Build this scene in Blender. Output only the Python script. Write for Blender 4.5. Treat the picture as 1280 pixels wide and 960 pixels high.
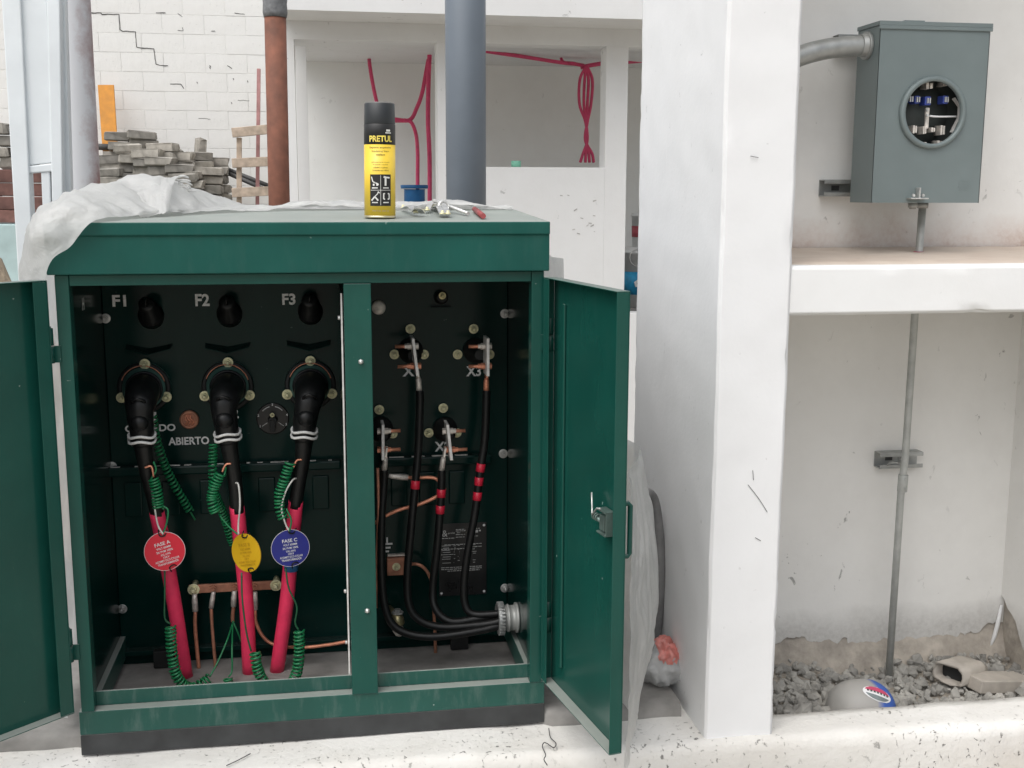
import bpy, bmesh, math, random
from mathutils import Vector, Matrix, noise
random.seed(7)
scene = bpy.context.scene
for o in list(bpy.data.objects):
    bpy.data.objects.remove(o)
COL = scene.collection
V = Vector

# ------------------------------------------------------------------ camera
FPX, HC = 1440.0, 1.16
PT, YW, RL = math.radians(9.45), math.radians(9.3), math.radians(0.14)
_r = V((math.cos(YW), -math.sin(YW), 0)); _f = V((math.sin(YW), math.cos(YW), 0)); _u = V((0, 0, 1))
CF = _f*math.cos(PT) - _u*math.sin(PT); _u2 = _u*math.cos(PT) + _f*math.sin(PT)
CR = _r*math.cos(RL) + _u2*math.sin(RL); CU = _u2*math.cos(RL) - _r*math.sin(RL)
cd = bpy.data.cameras.new('camera'); cam = bpy.data.objects.new('camera', cd); COL.objects.link(cam)
cd.sensor_width = 36; cd.lens = FPX/1280*36; cd.clip_start = 0.05; cd.clip_end = 500
M = Matrix.Identity(4)
for i in range(3):
    M[i][0] = CR[i]; M[i][1] = CU[i]; M[i][2] = -CF[i]
M[2][3] = HC
cam.matrix_world = M
scene.camera = cam

# ------------------------------------------------------------------ light (overcast)
SUN_EL, SUN_AZ = math.radians(60), math.radians(226)     # azimuth from +Y clockwise: behind the camera
w = bpy.data.worlds.new('World'); scene.world = w; w.use_nodes = True
nt = w.node_tree; bg = nt.nodes['Background']
sky = nt.nodes.new('ShaderNodeTexSky'); sky.sky_type = 'NISHITA'; sky.sun_disc = False
sky.sun_elevation = SUN_EL; sky.sun_rotation = SUN_AZ; sky.dust_density = 4.0; sky.ozone_density = 1.0
hs = nt.nodes.new('ShaderNodeHueSaturation'); hs.inputs['Saturation'].default_value = 0.30
nt.links.new(sky.outputs[0], hs.inputs['Color']); nt.links.new(hs.outputs[0], bg.inputs[0])
bg.inputs[1].default_value = 0.13
sl = bpy.data.lights.new('sun', 'SUN'); sl.energy = 1.1; sl.angle = math.radians(80); sl.color = (1.0, 0.985, 0.96)
so = bpy.data.objects.new('sun', sl); COL.objects.link(so)
sd = V((math.sin(SUN_AZ)*math.cos(SUN_EL), math.cos(SUN_AZ)*math.cos(SUN_EL), math.sin(SUN_EL)))
so.rotation_euler = (-sd).to_track_quat('-Z', 'Y').to_euler()
so.location = (0, 0, 8)
vs = scene.view_settings; vs.view_transform = 'Standard'; vs.look = 'None'; vs.gamma = 1.0
vs.use_curve_mapping = False; vs.exposure = 0.60
scene.render.engine = 'CYCLES'

# ------------------------------------------------------------------ points of the place
def P(px, py, Y):
    """the point of depth Y that the photograph shows at px, py"""
    d = CF + CR*((px-640)/FPX) - CU*((py-480)/FPX)
    return V((0, 0, HC)) + d*(Y/d.y)
def PZ(px, py, Z):
    d = CF + CR*((px-640)/FPX) - CU*((py-480)/FPX)
    return V((0, 0, HC)) + d*((Z-HC)/d.z)

# ------------------------------------------------------------------ materials
MATS = {}
class NT:
    def __init__(s, name):
        m = bpy.data.materials.new(name); m.use_nodes = True
        s.m = m; s.t = m.node_tree; s.b = s.t.nodes['Principled BSDF']; MATS[name] = m
        tc = s.t.nodes.new('ShaderNodeTexCoord'); s.co = tc.outputs['Object']
        s.tc = tc
    def n(s, typ, **kw):
        nd = s.t.nodes.new(typ)
        for k, v in kw.items(): setattr(nd, k, v)
        return nd
    def l(s, a, b): s.t.links.new(a, b)
    def noise(s, scale, detail=4, rough=.55, co=None, dist=0):
        nd = s.n('ShaderNodeTexNoise'); nd.inputs['Scale'].default_value = scale
        nd.inputs['Detail'].default_value = detail; nd.inputs['Roughness'].default_value = rough
        nd.inputs['Distortion'].default_value = dist
        s.l(co or s.co, nd.inputs['Vector']); return nd.outputs['Fac']
    def ramp(s, fac, stops):
        nd = s.n('ShaderNodeValToRGB'); s.l(fac, nd.inputs[0]); e = nd.color_ramp.elements
        while len(e) < len(stops): e.new(.5)
        for el, (p, c) in zip(e, stops):
            el.position = p; el.color = (c, c, c, 1) if not hasattr(c, '__len__') else (*c[:3], 1)
        return nd.outputs[0]
    def mix(s, fac, a, b, blend='MIX'):
        nd = s.n('ShaderNodeMix', data_type='RGBA', blend_type=blend)
        for sock, v in ((nd.inputs[0], fac), (nd.inputs[6], a), (nd.inputs[7], b)):
            if isinstance(v, (int, float)): sock.default_value = v
            elif isinstance(v, (tuple, list)): sock.default_value = (*v[:3], 1)
            else: s.l(v, sock)
        return nd.outputs[2]
    def math(s, op, a, b=0.0):
        nd = s.n('ShaderNodeMath', operation=op)
        for sock, v in ((nd.inputs[0], a), (nd.inputs[1], b)):
            if isinstance(v, (int, float)): sock.default_value = v
            else: s.l(v, sock)
        return nd.outputs[0]
    def sep(s, vec):
        nd = s.n('ShaderNodeSeparateXYZ'); s.l(vec, nd.inputs[0]); return nd.outputs
    def stretch(s, sc):
        nd = s.n('ShaderNodeMapping'); nd.inputs['Scale'].default_value = sc; s.l(s.co, nd.inputs[0]); return nd.outputs[0]
    def bump(s, h, strength=.3, dist=.002):
        nd = s.n('ShaderNodeBump'); nd.inputs['Strength'].default_value = strength; nd.inputs['Distance'].default_value = dist
        s.l(h, nd.inputs['Height']); s.l(nd.outputs[0], s.b.inputs['Normal'])
    def col(s, c):
        if isinstance(c, tuple): s.b.inputs['Base Color'].default_value = (*c, 1)
        else: s.l(c, s.b.inputs['Base Color'])
    def rough(s, v):
        if isinstance(v, (int, float)): s.b.inputs['Roughness'].default_value = v
        else: s.l(v, s.b.inputs['Roughness'])
    def metal(s, v): s.b.inputs['Metallic'].default_value = v

def simple(name, c, rough=.5, metal=0, var=.25, scale=30, bump=.15, bdist=.0008, spec=None, dust=0, vary=0):
    k = NT(name); f = k.noise(scale); g = k.noise(scale*.17, 3)
    lo = tuple(x*(1-var) for x in c); hi = tuple(min(1, x*(1+var)) for x in c)
    colr = k.mix(k.ramp(f, [(.3, 0), (.7, 1)]), lo, hi)
    colr = k.mix(k.ramp(g, [(.35, 0), (.75, .35)]), colr, tuple(x*.75 for x in c))
    if dust:
        geo = k.n('ShaderNodeNewGeometry'); nz = k.sep(geo.outputs['Normal'])[2]
        up = k.ramp(nz, [(.35, 0), (.9, 1)])
        df = k.math('MULTIPLY', up, k.ramp(k.noise(scale*.6, 6), [(.25, dust*.4), (.7, dust)]))
        colr = k.mix(df, colr, (.42, .41, .38))
        k.rough(k.math('ADD', rough, k.math('MULTIPLY', df, .4)))
    else:
        k.rough(k.ramp(f, [(.2, max(0, rough-.07)), (.8, min(1, rough+.1))]))
    if vary:
        oi = k.n('ShaderNodeObjectInfo'); colr = k.mix(1.0, colr, k.ramp(oi.outputs['Random'], [(0, (1-vary, 1-vary, 1-vary)), (1, (1+vary*.6, 1+vary*.52, 1+vary*.42))]), 'MULTIPLY')
    k.col(colr); k.metal(metal)
    if bump: k.bump(f, bump, bdist)
    if spec is not None: k.b.inputs['Specular IOR Level'].default_value = spec
    return k.m

def green_paint(name, c, dust=.25, rough=.3, scuff=.5, haze_=.2, spec=.5):
    k = NT(name); k.b.inputs['Specular IOR Level'].default_value = spec
    f = k.noise(6, 5); fine = k.noise(260, 3)
    base = k.mix(k.ramp(f, [(.3, 0), (.75, 1)]), tuple(x*.85 for x in c), tuple(x*1.12 for x in c))
    sc = k.noise(1, 8, .7, co=k.stretch((38, 38, 9)))
    chips = k.ramp(k.noise(60, 2, .5), [(.765, 0), (.785, scuff)])
    base = k.mix(chips, base, (.42, .5, .46))
    haze = k.ramp(sc, [(.5, 0), (.82, haze_*.45)])
    base = k.mix(haze, base, (.35, .37, .35))
    geo = k.n('ShaderNodeNewGeometry'); nz = k.sep(geo.outputs['Normal'])[2]
    df = k.math('MULTIPLY', k.ramp(nz, [(.5, 0), (.95, 1)]), k.ramp(k.noise(9, 7), [(.2, dust*.95), (.75, dust*1.3)]))
    base = k.mix(df, base, (.44, .44, .41))
    k.col(base)
    k.rough(k.math('ADD', rough, k.math('ADD', k.math('MULTIPLY', haze, .7), k.math('MULTIPLY', df, .35))))
    k.bump(fine, .05, .0004)
    return k.m

def whitewash(name, c=(.8, .8, .79), specks=.6, stain=.2, stainc=(.45, .42, .38), rel=.35, spscale=55, low=None, thr=.665):
    """painted render: brush relief, grey cloudy stains, dark chips; low = (z, height, colour) dirt splashed up from an edge"""
    k = NT(name)
    big = k.noise(1.7, 6, .6); mid = k.noise(9, 6, .6); fine = k.noise(90, 4, .6)
    base = k.mix(k.ramp(big, [(.35, 0), (.75, stain)]), c, stainc)
    base = k.mix(k.ramp(mid, [(.45, 0), (.8, stain*.7)]), base, stainc)
    sp = k.noise(1, 4, .62, co=k.stretch((spscale, spscale, spscale*.75)), dist=.5)
    gate = k.ramp(k.noise(4.5, 3), [(.42, 0), (.62, 1)])
    spf = k.math('MULTIPLY', k.ramp(sp, [(thr, 0), (thr+.035, specks)]), gate)
    base = k.mix(spf, base, (.10, .10, .09))
    if low:
        z, h, lc = low
        pz = k.sep(k.co)[2]
        ed = k.math('ADD', pz, k.math('MULTIPLY', k.math('SUBTRACT', mid, .5), h*1.6))
        lf = k.n('ShaderNodeMapRange'); lf.inputs['From Min'].default_value = z+h; lf.inputs['From Max'].default_value = z
        k.l(ed, lf.inputs['Value'])
        lf2 = k.math('MULTIPLY', lf.outputs[0], k.ramp(fine, [(.3, .45), (.7, .75)]))
        base = k.mix(lf2, base, lc)
    k.col(base); k.rough(.85)
    h = k.math('ADD', k.math('MULTIPLY', mid, .6), k.math('MULTIPLY', fine, .4))
    h = k.math('SUBTRACT', h, k.math('MULTIPLY', spf, .6))
    h = k.math('ADD', h, k.math('MULTIPLY', k.noise(1, 5, .5, co=k.stretch((5, 5, 2.2)), dist=1.5), 1.6))
    k.bump(h, rel, .004)
    return k.m

G = (.0085, .074, .0575)
green_paint('green_paint', (.0078, .069, .0535), .22, .24, haze_=.04, spec=.35)
green_paint('green_lid', (.0060, .079, .0635), .55, .32, .25, haze_=.08, spec=.3)
green_paint('green_inside', (.0020, .0215, .0180), .03, .17, .12, haze_=.02, spec=.16)  # cabinet green darkened in its base colour to give the interior's shade
green_paint('green_sill', G, .5, .4, .9, haze_=.5)
simple('skirt_black', (.035, .037, .038), .6, var=.35, scale=14, bump=.3, dust=.6)
whitewash('wall_white', (.80, .805, .80), .5, .12, rel=.22, spscale=26)
whitewash('pillar_white', (.80, .805, .81), .35, .16, (.56, .56, .55), rel=.3, spscale=40, thr=.68)
whitewash('kerb_white', (.73, .72, .69), .75, .5, (.52, .49, .44), rel=1.0, spscale=80, thr=.62)
whitewash('niche_plaster', (.80, .79, .76), .6, .3, (.58, .56, .53), rel=.35, spscale=26, low=(.0, .075, (.40, .385, .36)))
whitewash('niche_upper', (.84, .835, .81), .4, .3, (.56, .54, .51), rel=.3, spscale=26, low=(1.0, .11, (.42, .25, .17)))
whitewash('ledge_dirty', (.62, .54, .46), .6, .5, (.38, .27, .21), rel=.5, spscale=60)
whitewash('block_paint', (.78, .775, .75), .7, .22, (.55, .53, .49), rel=.7, spscale=34)
whitewash('room_grey', (.86, .87, .85), .2, .1, rel=.15, spscale=20)
simple('mortar_grey', (.50, .49, .47), .95, var=.3, scale=50, bump=.5, bdist=.004)
simple('rough_base', (.40, .36, .31), .95, var=.3, scale=24, bump=.8, bdist=.008)
simple('concrete', (.26, .25, .235), .9, var=.25, scale=17, bump=.4, bdist=.002)
simple('soil', (.36, .29, .21), .98, var=.35, scale=35, bump=.9, bdist=.012)
simple('yard_ground', (.38, .35, .30), .97, var=.3, scale=9, bump=.6, bdist=.006)
simple('gravel_stone', (.31, .30, .275), .95, var=.45, scale=13, bump=.6, bdist=.003)
simple('bed_soil', (.34, .305, .26), .98, var=.35, scale=60, bump=.9, bdist=.006)
simple('paver_grey', (.30, .285, .255), .95, var=.35, scale=18, bump=.9, bdist=.006, dust=.5, vary=.3)
simple('brick_red', (.20, .105, .09), .95, var=.35, scale=20, bump=.5, bdist=.003, vary=.3)
simple('black_rubber', (.008, .0085, .009), .36, spec=.35, var=.3, scale=60, bump=.1)
simple('black_cable', (.008, .0085, .0085), .42, spec=.35, var=.3, scale=80, bump=.1)
simple('black_matte', (.010, .011, .011), .6, var=.3, scale=40)
simple('bushing_green', (.075, .16, .14), .45, scale=50)
simple('red_sleeve', (.92, .045, .13), .5, var=.12, scale=30, bump=.1)
simple('red_tape', (.62, .02, .05), .35, var=.1)
simple('white_tape', (.74, .74, .72), .5, var=.1, scale=200)
simple('white_wire', (.62, .61, .57), .5)
simple('green_wire', (.012, .19, .07), .35, var=.12)
simple('green_wire_dark', (.02, .11, .05), .4, var=.2)
simple('copper', (.76, .32, .20), .42, .5, var=.3, scale=60, bump=.2)
simple('copper_bar', (.48, .22, .14), .5, .4, var=.35, scale=40, bump=.2)
simple('brass', (.52, .46, .26), .38, .85, var=.3, scale=80)
simple('zinc_bolt', (.78, .74, .47), .4, .2, var=.3, scale=90)
simple('steel', (.62, .62, .60), .35, .6, var=.25, scale=70)
simple('tin_lug', (.74, .69, .63), .45, .4, var=.35, scale=80, bump=.3)
simple('dull_white_metal', (.80, .78, .75), .5, .15, var=.2, scale=60)
simple('galvanised', (.42, .43, .42), .48, .65, var=.22, scale=28, bump=.15)
simple('conduit_grey', (.45, .46, .44), .5, .35, var=.15, scale=40)
simple('meter_grey', (.185, .225, .226), .42, .1, var=.07, scale=9, bump=.06)
simple('meter_inside', (.05, .058, .055), .6, var=.3)
simple('blue_clip', (.045, .075, .33), .4, var=.2)
simple('dial_black', (.008, .008, .008), .35)
simple('stencil', (.86, .87, .85), .7, var=.3, scale=160)
simple('plate_black', (.010, .011, .012), .3)
simple('plate_print', (.62, .63, .61), .5)
simple('tag_red', (.66, .012, .035), .4, var=.06)
simple('tag_salmon', (.50, .17, .145), .35, var=.3, scale=60)
simple('bag_grey', (.42, .42, .41), .6, var=.4, scale=40)
simple('latch_metal', (.16, .22, .20), .35, .5)
simple('tag_yellow', (.70, .42, .015), .42, var=.12, scale=14)
simple('tag_blue', (.012, .018, .21), .38, var=.1)
simple('tag_white', (.75, .75, .75), .5, var=.05)
simple('tag_yellow_print', (.50, .29, .012), .5, var=.1)
simple('blue_tape', (.03, .17, .42), .4)
simple('can_yellow', (.80, .56, .045), .32, var=.06, scale=20, bump=.04)
simple('can_black', (.018, .021, .023), .4, var=.2, dust=.5)
simple('can_print_black', (.012, .012, .012), .4)
simple('can_text', (.86, .66, .12), .4)
simple('can_white', (.72, .72, .68), .5)
simple('can_rim', (.62, .57, .40), .3, .8)
simple('marker_red', (.28, .055, .055), .5)
simple('rust_pipe', (.20, .080, .050), .75, var=.35, scale=16, bump=.3)
simple('grey_tape', (.17, .175, .18), .6, var=.3, scale=50, bump=.4)
simple('slate_paint', (.15, .178, .21), .42, var=.07, scale=6, bump=.05)
simple('orange_paint', (.58, .25, .04), .7, var=.15, scale=18)
simple('wood_pale', (.47, .38, .30), .85, var=.3, scale=20, bump=.4)
simple('wood_pink', (.45, .24, .235), .8, var=.25, scale=20, bump=.3)
simple('dark_metal', (.07, .07, .07), .6, var=.3)
simple('pink_hose', (.68, .065, .17), .5, var=.15)
simple('blue_plastic', (.015, .13, .34), .4, var=.12)
simple('mint', (.20, .52, .38), .5)
simple('bucket_white', (.70, .71, .70), .45, var=.08)
simple('bucket_blue', (.02, .29, .52), .45)
simple('bucket_red', (.35, .06, .08), .5)
simple('frame_white', (.72, .76, .78), .4, var=.06, scale=8, bump=.05)
simple('teal_paint', (.42, .55, .55), .7, var=.25, scale=4)
simple('pink_plastic', (.62, .10, .33), .5)
simple('cardboard', (.40, .365, .32), .9, var=.2, scale=16, bump=.4)
simple('grey_hose', (.17, .17, .17), .6)
simple('crack_black', (.07, .068, .065), .9)
simple('jug_blue', (.035, .09, .36), .4)
simple('emblem_red', (.52, .06, .13), .5)
simple('emblem_grey', (.16, .19, .19), .5)
# zinc patches over red lead on the big pipe
k = NT('primer_pipe'); f = k.noise(11, 8, .68); g = k.noise(2.2, 4)
ff = k.math('ADD', k.math('MULTIPLY', f, .6), k.math('MULTIPLY', g, .55))
px = k.sep(k.co)[0]
ff = k.math('SUBTRACT', ff, k.math('MULTIPLY', px, 3.0))
k.col(k.mix(k.ramp(ff, [(.27, 0), (.52, 1)]), (.30, .17, .16), (.60, .61, .63))); k.rough(.6); k.metal(.1); k.bump(f, .2, .002)
# film
def film(name, c, trans, rough=.38):
    k = NT(name); f = k.noise(38, 6, .65, dist=1.2)
    k.col(k.mix(k.ramp(f, [(.3, 0), (.75, 1)]), tuple(x*.86 for x in c), c)); k.rough(rough)
    tr = k.n('ShaderNodeBsdfTranslucent'); tr.inputs[0].default_value = (*c, 1)
    mx = k.n('ShaderNodeMixShader'); mx.inputs[0].default_value = trans
    out = k.t.nodes['Material Output']
    k.l(k.b.outputs[0], mx.inputs[1]); k.l(tr.outputs[0], mx.inputs[2])
    tp = k.n('ShaderNodeBsdfTransparent'); m3 = k.n('ShaderNodeMixShader'); m3.inputs[0].default_value = .16
    k.l(mx.outputs[0], m3.inputs[1]); k.l(tp.outputs[0], m3.inputs[2]); k.l(m3.outputs[0], out.inputs[0])
    rg = k.n('ShaderNodeTexNoise'); rg.inputs['Scale'].default_value = 1; rg.inputs['Detail'].default_value = 5; rg.inputs['Distortion'].default_value = 2.0
    k.l(k.stretch((22, 60, 26)), rg.inputs['Vector'])
    cr_ = k.math('ABSOLUTE', k.math('SUBTRACT', rg.outputs['Fac'], .5)); k.bump(cr_, .8, .006)
film('plastic_film', (.80, .80, .785), .45, .3)
k = NT('clear_film'); k.col((.75, .76, .76)); k.rough(.12); k.b.inputs['Alpha'].default_value = .42; k.bump(k.noise(40, 5, dist=1), .6, .004)
# dusty jug : dust lies on the back of it
k = NT('jug'); f = k.noise(9, 5); px = k.sep(k.co)[0]
fac = k.math('ADD', k.math('MULTIPLY', px, 14), k.math('MULTIPLY', k.math('SUBTRACT', f, .5), .8))
k.col(k.mix(k.ramp(fac, [(.22, 0), (.45, 1)]), (.33, .32, .30), (.035, .10, .38))); k.rough(.6)

# ------------------------------------------------------------------ mesh tools
ORG = {}
class MB:
    def __init__(s): s.v = []; s.f = []; s.sm = []
    def add(s, vs_, fs, smooth=False):
        b = len(s.v); s.v += [V(x) for x in vs_]
        s.f += [tuple(i+b for i in f) for f in fs]; s.sm += [smooth]*len(fs)
        return s
    def box(s, x0, x1, y0, y1, z0, z1):
        vs_ = [(x, y, z) for z in (z0, z1) for y in (y0, y1) for x in (x0, x1)]
        return s.add(vs_, [(0, 2, 3, 1), (4, 5, 7, 6), (0, 1, 5, 4), (2, 6, 7, 3), (0, 4, 6, 2), (1, 3, 7, 5)])
    def obox(s, c, ax, ay, az):
        """box about c with half axes ax, ay, az"""
        c = V(c); ax, ay, az = V(ax), V(ay), V(az)
        if ax.cross(ay).dot(az) < 0: ax = -ax
        vs_ = [c+ax*i+ay*j+az*k_ for k_ in (-1, 1) for j in (-1, 1) for i in (-1, 1)]
        return s.add(vs_, [(0, 2, 3, 1), (4, 5, 7, 6), (0, 1, 5, 4), (2, 6, 7, 3), (0, 4, 6, 2), (1, 3, 7, 5)])
    def bar(s, a, b, w, h, up=(0, 0, 1)):
        a, b = V(a), V(b); d = (b-a); t = d.normalized(); u = V(up); sd_ = t.cross(u).normalized(); u = sd_.cross(t)
        return s.obox((a+b)/2, d/2, sd_*w/2, u*h/2)
    def prism(s, poly, ext, smooth=False):
        """poly: 3D points, ext: vector"""
        n_ = len(poly); ext = V(ext); p = [V(x) for x in poly]
        nn = sum(((p[i]-p[0]).cross(p[i+1]-p[0]) for i in range(1, n_-1)), V((0, 0, 0)))
        if nn.dot(ext) > 0: p.reverse()
        vs_ = p+[x+ext for x in p]
        fs = [tuple(range(n_)), tuple(range(2*n_-1, n_-1, -1))]
        fs += [((i+1) % n_, i, i+n_, (i+1) % n_+n_) for i in range(n_)]
        return s.add(vs_, fs, smooth)
    def tube(s, pts, rad, n=10, caps=True):
        pts = [V(p) for p in pts]; m = len(pts)
        rad = [rad]*m if not hasattr(rad, '__len__') else rad
        T = [(pts[min(i+1, m-1)]-pts[max(i-1, 0)]).normalized() for i in range(m)]
        a = V((0, 0, 1)) if abs(T[0].z) < .9 else V((0, 1, 0))
        N = (a-T[0]*a.dot(T[0])).normalized(); vs_ = []
        for i in range(m):
            N = (N-T[i]*N.dot(T[i])).normalized(); B = T[i].cross(N)
            for j in range(n):
                q = 2*math.pi*j/n; vs_.append(pts[i]+(N*math.cos(q)+B*math.sin(q))*rad[i])
        fs = [(i*n+j, i*n+(j+1) % n, (i+1)*n+(j+1) % n, (i+1)*n+j) for i in range(m-1) for j in range(n)]
        s.add(vs_, fs, True)
        if caps:
            b = len(s.v)-m*n
            s.f += [tuple(b+j for j in range(n-1, -1, -1)), tuple(b+(m-1)*n+j for j in range(n))]; s.sm += [False, False]
        return s
    def cyl(s, a, b, r, r2=None, n=20): return s.tube([a, b], [r, r if r2 is None else r2], n)
    def lathe(s, c, axis, prof, n=24, smooth=True):
        """prof: (distance along axis, radius)"""
        c = V(c); t = V(axis).normalized(); a = V((0, 0, 1)) if abs(t.z) < .9 else V((1, 0, 0))
        N = (a-t*a.dot(t)).normalized(); B = t.cross(N); vs_ = []
        for d, r in prof:
            for j in range(n):
                q = 2*math.pi*j/n; vs_.append(c+t*d+(N*math.cos(q)+B*math.sin(q))*r)
        m = len(prof)
        fs = [(i*n+j, i*n+(j+1) % n, (i+1)*n+(j+1) % n, (i+1)*n+j) for i in range(m-1) for j in range(n)]
        s.add(vs_, fs, smooth); b = len(s.v)-m*n
        if prof[0] == prof[-1]: return s
        if prof[0][1] > 1e-5: s.f.append(tuple(b+j for j in range(n-1, -1, -1))); s.sm.append(False)
        if prof[-1][1] > 1e-5: s.f.append(tuple(b+(m-1)*n+j for j in range(n))); s.sm.append(False)
        return s
    def torus(s, c, axis, R, r, n=28, k=8, a0=0, a1=2*math.pi):
        c = V(c); t = V(axis).normalized(); a = V((0, 0, 1)) if abs(t.z) < .9 else V((1, 0, 0))
        N = (a-t*a.dot(t)).normalized(); B = t.cross(N)
        full = abs(a1-a0-2*math.pi) < 1e-4
        pts = [c+(N*math.cos(a0+(a1-a0)*i/n)+B*math.sin(a0+(a1-a0)*i/n))*R for i in range(n+1)]
        return s.tube(pts, r, k, not full)
    def grid(s, rows, smooth=True):
        m, n = len(rows), len(rows[0]); vs_ = [p for r in rows for p in r]
        return s.add(vs_, [(i*n+j, i*n+j+1, (i+1)*n+j+1, (i+1)*n+j) for i in range(m-1) for j in range(n-1)], smooth)
    def build(s, name, mat, parent=None, bev=0, org=None, seg=2):
        if parent is not None: o_ = ORG[parent.name]
        elif org is not None: o_ = V(org)
        else:
            xs = [p.x for p in s.v]; ys = [p.y for p in s.v]; zs = [p.z for p in s.v]
            o_ = V(((min(xs)+max(xs))/2, (min(ys)+max(ys))/2, min(zs)))
        me = bpy.data.meshes.new(name); me.from_pydata([p-o_ for p in s.v], [], s.f)
        me.polygons.foreach_set('use_smooth', s.sm); me.update()
        me.materials.append(MATS[mat])
        o = bpy.data.objects.new(name, me); COL.objects.link(o)
        if parent is not None: o.parent = parent
        else: o.location = o_
        ORG[o.name] = o_
        if bev:
            b = o.modifiers.new('bevel', 'BEVEL'); b.width = bev; b.segments = seg; b.limit_method = 'ANGLE'; b.angle_limit = math.radians(40)
        return o
def tag(o, label, cat, group=None):
    o['label'] = label; o['category'] = cat
    if group: o['group'] = group
    return o
def struct(o): o['kind'] = 'structure'; return o
def thing(name, loc, label, cat, group=None):
    o = bpy.data.objects.new(name, None); COL.objects.link(o); o.location = loc; o.empty_display_size = .1
    ORG[o.name] = V(loc); return tag(o, label, cat, group)
def catmull(pts, k=8):
    p = [V(x) for x in pts]; p = [p[0]*2-p[1]]+p+[p[-1]*2-p[-2]]; out = []
    for i in range(1, len(p)-2):
        for j in range(k):
            t = j/k; a, b, c, d = p[i-1], p[i], p[i+1], p[i+2]
            out.append(.5*((2*b)+(c-a)*t+(2*a-5*b+4*c-d)*t*t+(3*b-a-3*c+d)*t**3))
    out.append(p[-2]); return out
def lerpl(vals, k=8):
    out = []
    for i in range(len(vals)-1):
        out += [vals[i]+(vals[i+1]-vals[i])*j/k for j in range(k)]
    return out+[vals[-1]]
def helix(pts, R, turns, per=12):
    path = catmull(pts, 10); m = len(path); L = [0]
    for i in range(1, m): L.append(L[-1]+(path[i]-path[i-1]).length)
    out = []; tot = int(turns*per); N = None; i = 0
    for q in range(tot+1):
        d = L[-1]*q/tot
        while i < m-2 and L[i+1] < d: i += 1
        t = (d-L[i])/max(1e-9, L[i+1]-L[i]); c = path[i].lerp(path[i+1], t); T = (path[i+1]-path[i]).normalized()
        if N is None:
            a = V((1, 0, 0)); N = a
        N = (N-T*N.dot(T)).normalized(); B = T.cross(N); a = 2*math.pi*q/per
        jr = R*(1+.16*noise.noise(c*70)); jt = T*R*.35*noise.noise(c*55+V((4, 0, 0)))
        out.append(c+jt+(N*math.cos(a)+B*math.sin(a))*jr)
    return out
_tc = {}
def text_mesh(s, bold=.0):
    key = (s, bold)
    if key not in _tc:
        cu = bpy.data.curves.new('txt', 'FONT'); cu.body = s; cu.align_x = 'CENTER'; cu.align_y = 'CENTER'; cu.offset = bold
        cu.resolution_u = 4
        ob = bpy.data.objects.new('txt', cu); COL.objects.link(ob)
        dg = bpy.context.evaluated_depsgraph_get(); me = bpy.data.meshes.new_from_object(ob.evaluated_get(dg))
        _tc[key] = ([v.co.copy() for v in me.vertices], [tuple(p.vertices) for p in me.polygons])
        bpy.data.objects.remove(ob); bpy.data.curves.remove(cu); bpy.data.meshes.remove(me)
    return _tc[key]
def text(mb, s, c, ux, uz, size, wid=None, bold=.0, nrm=None, thick=.0006):
    """print s about c, reading along ux, up uz; size = cap height"""
    vs_, fs = text_mesh(s, bold); xs = [v.x for v in vs_]; ys = [v.y for v in vs_]
    w_, h_ = max(xs)-min(xs), max(ys)-min(ys); cx, cy = (max(xs)+min(xs))/2, (max(ys)+min(ys))/2
    kz = size/h_; kx = kz if wid is None else wid/w_
    ux, uz = V(ux).normalized(), V(uz).normalized(); n_ = ux.cross(uz)
    mb.add([V(c)+ux*(v.x-cx)*kx+uz*(v.y-cy)*kz+n_*thick for v in vs_], fs)
    return mb
XA, YA, ZA = V((1, 0, 0)), V((0, 1, 0)), V((0, 0, 1))

# ================================================================== SETTING
GZ = -.13
mb = MB(); mb.add([(-60, -40, GZ), (60, -40, GZ), (60, 90, GZ), (-60, 90, GZ)], [(0, 1, 2, 3)])
struct(mb.build('ground', 'yard_ground', org=(0, 0, GZ)))
# whitewashed kerb slab in front: rounded, uneven front edge, so a lofted profile
def kerb():
    mb = MB(); rows = []
    n = 150
    for i in range(n+1):
        x = -2.2+5.2*i/n
        yf = 2.232-.040*(x+.2)/1.5 + .006*noise.noise(V((x*2.3, 1, 0))) + .0035*noise.noise(V((x*11, 7, 0)))
        zt = .004*noise.noise(V((x*3, 3, 5)))
        back = 2.315 if x > .88 else 2.9
        r = []
        for (dy, dz) in ((-.004, -.16), (-.003, -.07), (-.002, -.03), (.002, -.014), (.012, -.004), (.026, -.001)):
            q = .003*noise.noise(V((x*14, dy*60, dz*30)))
            r.append(V((x, yf+dy+q*.6, dz+zt+q)))
        for t in (.25, .5, .75, 1):
            r.append(V((x, yf+.026+(back-yf-.026)*t, -.001+zt*(1-t)+.003*noise.noise(V((x*9, t*4, 2)))-.0015)))
        r.append(V((x, back, -.20)))
        rows.append(r)
    mb.grid(rows); o = mb.build('kerb', 'kerb_white', org=(0, 2.3, 0)); struct(o)
kerb()
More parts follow.
